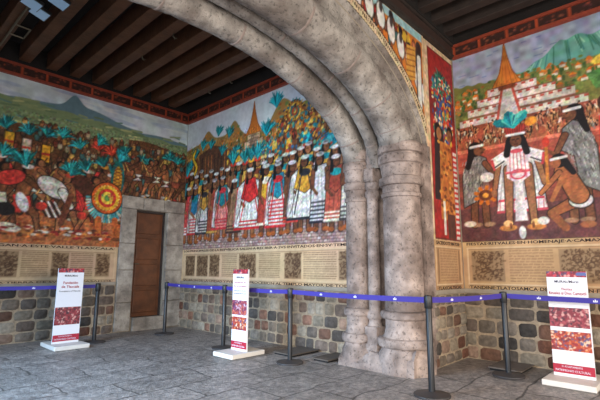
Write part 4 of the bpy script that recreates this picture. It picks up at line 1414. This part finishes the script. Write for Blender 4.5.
# ======================= spandrel painting over the arch
mS = mural('fresco of white-robed walkers following the curve of the arch above its stone mouldings', (4.5, EY, 4.0))
rnd = random.Random(505)
c = Canvas(-1.4, 6.05, 3.0, 5.16, .018, (196, 112, 46))
c.mottle(.08, .3, 3)
c.rect(-1.4, 6.05, 5.02, 5.16, (150, 186, 190))
XX, ZZ = np.meshgrid(c.ss, c.zz)
tt = np.linspace(0, PI, 241)
cp = np.array([off_curve(t, 0) for t in tt])
D = np.full(XX.shape, 9.0)
ARC = np.zeros(XX.shape)
for k in range(len(cp) - 1):
    (ax, az), (bx_, bz) = cp[k], cp[k + 1]
    dx, dz = bx_ - ax, bz - az
    t_ = np.clip(((XX - ax) * dx + (ZZ - az) * dz) / (dx * dx + dz * dz), 0, 1)
    d_ = np.hypot(XX - ax - t_ * dx, ZZ - az - t_ * dz)
    ARC = np.where(d_ < D, k + t_, ARC)
    D = np.minimum(D, d_)
crowd_fill(c, 2.6, 5.75, 4.75, 5.05, 120, rnd, [(176, 50, 50), (110, 70, 60), (206, 120, 80), (60, 110, 110)], .05)
for _ in range(10):
    s = rnd.uniform(5.2, 5.6); c.ell(s, 4.9, .05, .08, (214, 170, 60))
for k in range(9):
    t = .36 + .10 * k
    x, z = off_curve(t, 1.16)
    if z > 5.0: z = 4.98
    c.ell(x, z, .115, .21, DARK, .15); c.ell(x, z, .10, .195, (222, 216, 208), .15)
    c.ell(x + .01, z + .25, .06, .07, (40, 30, 30)); c.ell(x + .01, z + .14, .045, .09, (70, 60, 58))
    c.cap(x, z - .2, x + .02, z - .30, .03, (130, 74, 46))
c.poly([(5.45, 4.2), (5.75, 4.3), (5.78, 4.85), (5.5, 4.8)], (206, 146, 66))
for k in range(6): c.cap(5.48, 4.28 + .09 * k, 5.75, 4.34 + .09 * k, .008, (120, 70, 36))
c.cap(5.86, 3.9, 5.88, 4.9, .085, (60, 50, 50)); c.cap(5.87, 3.8, 5.88, 4.7, .06, (216, 210, 200)); c.ell(5.88, 4.85, .07, .08, (60, 40, 34))
c.rect(6.0, 6.05, 3.0, 5.16, (206, 176, 138))
band = (D > .70) & (D < .91)
c.a[band] = np.array((206, 184, 148)) / 255
gl = band & (D > .82) & (D < .875) & ((np.sin(ARC * 5.2) + .6 * np.sin(ARC * 11.7)) > -.1)
c.a[gl] = np.array((92, 74, 54)) / 255
c.a[(D > .905) & (D < .925)] = np.array((40, 30, 26)) / 255
c.a[(D > .70) & (D < .775)] = np.array((52, 40, 34)) / 255
c.mottle(.1, .05, 48)
Dk = D.copy()
c.mesh('painting', lambda s, z: on_E(s, z, .012), MT['fresco'], mS, keep=lambda s, z: (Dk > .72) & ~(((s - AC) / AA) ** 2 + (np.maximum(z - AZ, 0) / AB) ** 2 < 1))

# ------------------------------------------------------------ low cover slabs over sunken wall lights
def cover(x0, x1, y0, y1, label, grp='stone cover slabs along the wall foot'):
    t = thing('cover_slab', ((x0 + x1) / 2, (y0 + y1) / 2, 0), label, 'slab', grp)
    MB().box(x0, x1, y0, y1, .025, .045, .006).build('slab_top', MT['cover'], t)
    MB().box(x0 + .02, x1 - .02, y0 + .02, y1 - .02, 0, .025).build('slab_shade', MT['gap_shade'], t)  # solid near-black box, paints the shade in the gap under the slab
    return t


cover(5.12, 5.80, 4.95, 5.40, 'low dark stone cover slab on the floor behind the belt post at mid picture')
cover(5.20, 5.80, 4.28, 4.60, 'low dark stone cover slab on the floor next to the pier plinth')
cover(6.50, 7.10, 1.95, 2.40, 'low dark stone cover slab by the wall behind the rightmost belt post')

# ------------------------------------------------------------ belt posts
PH = 1.11


def post(loc, label):
    t = thing('belt_post', loc, label, 'post', 'black belt posts')
    x, y, _ = loc
    MB().lathe(x, y, [(.20, 0), (.205, .012), (.20, .022), (.12, .034), (.05, .045), (.04, .05)], 36).build('base', MT['iron_base'], t, smooth=True)
    MB().lathe(x, y, [(.036, .04), (.036, .98), (.030, .99)], 20).build('pole', MT['black_metal'], t, smooth=True)
    MB().lathe(x, y, [(.044, .96), (.047, .965), (.047, 1.09), (.042, 1.105), (.02, PH)], 20).build('head', MT['black_plastic'], t, smooth=True)
    return t


P1, P2, P3, P4, P5, P6 = (4.73, 2.38, 0), (6.31, 2.06, 0), (4.82, 4.71, 0), (4.86, 6.42, 0), (4.97, 8.66, 0), (3.48, 8.62, 0)
P7, P8 = (6.20, -.35, 0), (.9, 9.05, 0)
posts = {}
posts[1] = post(P1, 'black belt post standing in front of the stone pier plinth, the nearest one')
posts[2] = post(P2, 'black belt post near the right sign, in front of the right masonry corner')
posts[3] = post(P3, 'black belt post between the middle narrow sign and the stone pier')
posts[4] = post(P4, 'black belt post just left of and behind the middle narrow sign')
posts[5] = post(P5, 'black belt post standing before the right jamb of the wooden door')
posts[6] = post(P6, 'black belt post between the left sign and the wooden door')
posts[7] = post(P7, 'black belt post beyond the right sign, past the picture edge')
posts[8] = post(P8, 'black belt post beyond the left sign, past the picture edge')


def belt(t, a, b):
    a, b = Vector(a), Vector(b)
    d = (b - a).normalized()
    L = (b - a).length
    nrm = Vector((d.y, -d.x, 0))
    mb = MB()
    bm = mb.bm
    n = 16
    rows = []
    for k in range(n + 1):
        f = k / n
        p = a + d * (.05 + (L - .1) * f)
        sag = -.012 * 4 * f * (1 - f)
        rows.append([bm.verts.new(p + nrm * q + Vector((0, 0, z + sag))) for q, z in ((-.002, 1.02), (.002, 1.02), (.002, 1.085), (-.002, 1.085))])
    for r0, r1 in zip(rows[:-1], rows[1:]):
        for i in range(4):
            bm.faces.new((r0[i], r0[(i + 1) % 4], r1[(i + 1) % 4], r1[i]))
    bm.faces.new(rows[0]); bm.faces.new(list(reversed(rows[-1])))
    o = mb.build('belt', MT['belt'], t)
    # small white emblems printed along the webbing: two little figures side by side
    k = .45
    while k < L - .3:
        p = a + d * k
        f = (k - .05) / (L - .1)
        z = 1.0525 - .012 * 4 * f * (1 - f)
        mb = MB()
        mb.obox(p + Vector((0, 0, z - .011)), d, nrm, (0, 0, 1), .046, .0065, .007)
        mb.obox(p + Vector((0, 0, z + .003)), d, nrm, (0, 0, 1), .012, .0065, .026)
        mb.obox(p + d * .018 + Vector((0, 0, z - .002)), d, nrm, (0, 0, 1), .010, .0065, .016)
        mb.obox(p - d * .018 + Vector((0, 0, z - .002)), d, nrm, (0, 0, 1), .010, .0065, .016)
        mb.build('belt_emblem', MT['white_mark'], o)
        k += .62


belt(posts[1], P1, P3)
belt(posts[2], P1, P2)
belt(posts[3], P3, P4)
belt(posts[4], P4, P5)
belt(posts[7], P2, P7)
belt(posts[6], P6, P8)

# ------------------------------------------------------------ information boards
def collage(w, h, seed, tones, step=.008):
    g = random.Random(seed)
    c = Canvas(0, w, 0, h, step, tones[0])
    for _ in range(int(w * h * 2600)):
        s, z = g.uniform(0, w), g.uniform(0, h)
        c.ell(s, z, g.uniform(.008, .025), g.uniform(.006, .02), g.choice(tones), g.uniform(0, 3))
    return c


def sign(face, loc, label, lines, pics, w=.47, lean=0.0, bw=.57, bd=.76):
    """face: unit vector the print looks to (-Y or -X)"""
    t = thing('information_sign', loc, label, 'sign', None)
    f = Vector(face)
    u = Vector((-f.y, f.x, 0))           # reading direction
    up = Vector((0, 0, 1)) 
    o = Vector(loc)
    v = (up - f * lean).normalized()
    nrm = u.cross(v)
    MB().obox(o + Vector((0, 0, .04)), u, f, up, bw, bd, .07, .008).build('base', MT['white_base'], t)
    H = 1.32
    MB().obox(o + up * .07 + v * (H / 2), u, nrm, v, w, .03, H).build('board', MT['white_board'], t)
    org = o + up * .07 - u * (w / 2) + nrm * .0165

    def at(s, z): return org + u * s + v * z

    def strip(nm, z0, z1, c):
        a = np.array(at(0, z0)); uu, vv = np.array(u), np.array(v)
        c.mesh(nm, lambda s, z: a + s[:, None] * uu + z[:, None] * vv, MT['poster_print'], t)
    RT = [(150, 30, 44), (196, 60, 70), (110, 24, 36), (214, 150, 140), (176, 40, 50), (90, 60, 90)]
    ct = collage(w, .075, 3, RT)
    if pics[0] == 'blue':
        for k in range(16): ct.ell(.36 + .006 * k, .04, .02, .02, (86, 96, 150))
    strip('header_print', H - .075, H, ct)
    for (body, zc_, hh, ww, mk) in lines:
        p = at(w / 2 - ww / 2, zc_)
        text_part('heading', body, p + nrm * .001, u, v, hh, ww, MT[mk], t, depth=.001, bold=.01)
    for (z0, z1, seed, tones) in pics[1:]:
        strip('picture', z0, z1, collage(w - .01, z1 - z0, seed, tones))
    mb = MB()
    mb.obox(at(w / 2, .095) + nrm * .001, u, nrm, v, w, .003, .11)
    mb.build('red_band', MT['red_print'], t)
    text_part('band_lettering', 'H. AYUNTAMIENTO', at(w * .22, .112) + nrm * .003, u, v, .022, w * .5, MT['white_mark'], t, depth=.001)
    text_part('band_lettering', 'PATRIMONIO CULTURAL', at(w * .06, .062) + nrm * .003, u, v, .026, w * .84, MT['white_mark'], t, depth=.001)
    return t


PK = [(128, 36, 44), (168, 70, 76), (90, 30, 38), (206, 150, 140), (70, 40, 50), (150, 50, 60)]
PO = [(176, 60, 34), (206, 110, 60), (120, 40, 40), (226, 190, 160), (90, 80, 120), (150, 40, 50)]
PM = [(150, 60, 80), (110, 60, 100), (206, 120, 90), (200, 170, 180), (90, 40, 60), (180, 80, 60)]
sign((0, -1, 0), (2.93, 8.50, 0), 'white information sign with one red picture, left of the door by the battle mural',
     [('MURAL/Mural', 1.17, .035, .22, 'ink_print'), ('Fundación', 1.04, .045, .25, 'red_print'), ('de Tlaxcala', .97, .045, .30, 'red_print'), ('Foundation of Tlaxcala', .90, .024, .36, 'ink_print')],
     ['red', (.32, .63, 11, PK)], w=.44)
sign((-1, 0, 0), (4.66, 5.72, 0), 'narrow white information sign with two pictures, in front of the procession mural',
     [('MURAL/Mural', 1.17, .035, .20, 'ink_print'), ('Recepción de', 1.08, .038, .30, 'red_print'), ('los principales', 1.02, .038, .34, 'red_print'), ('Reception of the', .95, .026, .30, 'ink_print'), ('principal lords', .905, .026, .32, 'ink_print')],
     ['red', (.57, .81, 12, PM), (.33, .54, 13, PO)], w=.39, bw=.50, bd=.68)
sign((-1, 0, 0), (6.50, 1.33, 0), 'white information sign with two red pictures, below the grey-cloaked figures mural',
     [('MURAL/Mural', 1.17, .035, .27, 'ink_print'), ('Fiestas', 1.075, .035, .12, 'red_print'), ('Rituales al Dios Camaxtli', 1.02, .04, .42, 'red_print'), ('Ritual festivals to the God Camaxtli', .96, .022, .38, 'ink_print')],
     ['blue', (.61, .855, 14, PK), (.32, .56, 15, PO)], w=.455, lean=.03)

# ------------------------------------------------------------ floodlights, conduit and hooks under the roof
def flood(x, y, z, label, rz, tilt):
    t = thing('floodlight', (x, y, z), label, 'floodlight', 'square floodlights under the beams')
    e1 = Vector((math.cos(rz), math.sin(rz), 0)); e2 = Vector((-math.sin(rz), math.cos(rz), 0))
    n = (Vector((0, 0, -1)) * math.cos(tilt) + Vector((-.6, -.8, 0)) * math.sin(tilt)).normalized()
    e1 = (e1 - n * e1.dot(n)).normalized(); e2 = n.cross(e1)
    c0 = Vector((x, y, z))
    MB().obox(c0, e1, e2, n, .26, .21, .06, .01).build('housing', MT['lamp_body'], t)
    MB().obox(c0 + n * .034, e1, e2, n, .23, .18, .01).build('glass', MT['lamp_glass'], t)
    MB().tube([c0 - n * .02, c0 - n * .08, (x, y, 5.46)], .012).build('bracket', MT['steel'], t)


flood(1.50, 6.95, 5.34, 'square pale blue floodlight under the ceiling, closest to the picture corner', .2, .3)
flood(1.66, 7.14, 5.34, 'square pale blue floodlight under the ceiling, the middle one of the three', .2, .3)
flood(1.77, 6.62, 5.34, 'square pale blue floodlight under the ceiling, furthest from the corner conduit', .2, .3)
cd = thing('conduit', (1.50, 8.0, 5.42), 'thin pale metal conduit running along the dark beam beside the floodlights', 'pipe')
MB().tube([(1.52, 7.0, 5.42), (1.52, 9.3, 5.42)], .018).build('pipe', MT['steel'], cd)
MB().tube([(1.54, 8.35, 5.40), (1.74, 8.35, 5.40), (1.74, 7.95, 5.40), (1.54, 7.95, 5.40)], .014).build('clamp_frame', MT['steel'], cd)
for x, y, l in ((3.50, 7.47, 'small pale hook under a brown beam above the door, farther one'), (3.50, 6.33, 'small pale hook under a brown beam above the door, nearer one'), (5.30, 7.86, 'small pale hook under the beam by the procession mural, farther one'), (5.30, 7.06, 'small pale hook under the beam by the procession mural, nearer one')):
    o = MB().tube([(x, y, 5.47), (x, y, 5.40), (x + .03, y, 5.37), (x + .06, y, 5.39)], .012).build('hook', MT['steel'])
    tag(o, l, 'hook', 'hooks under the beams')
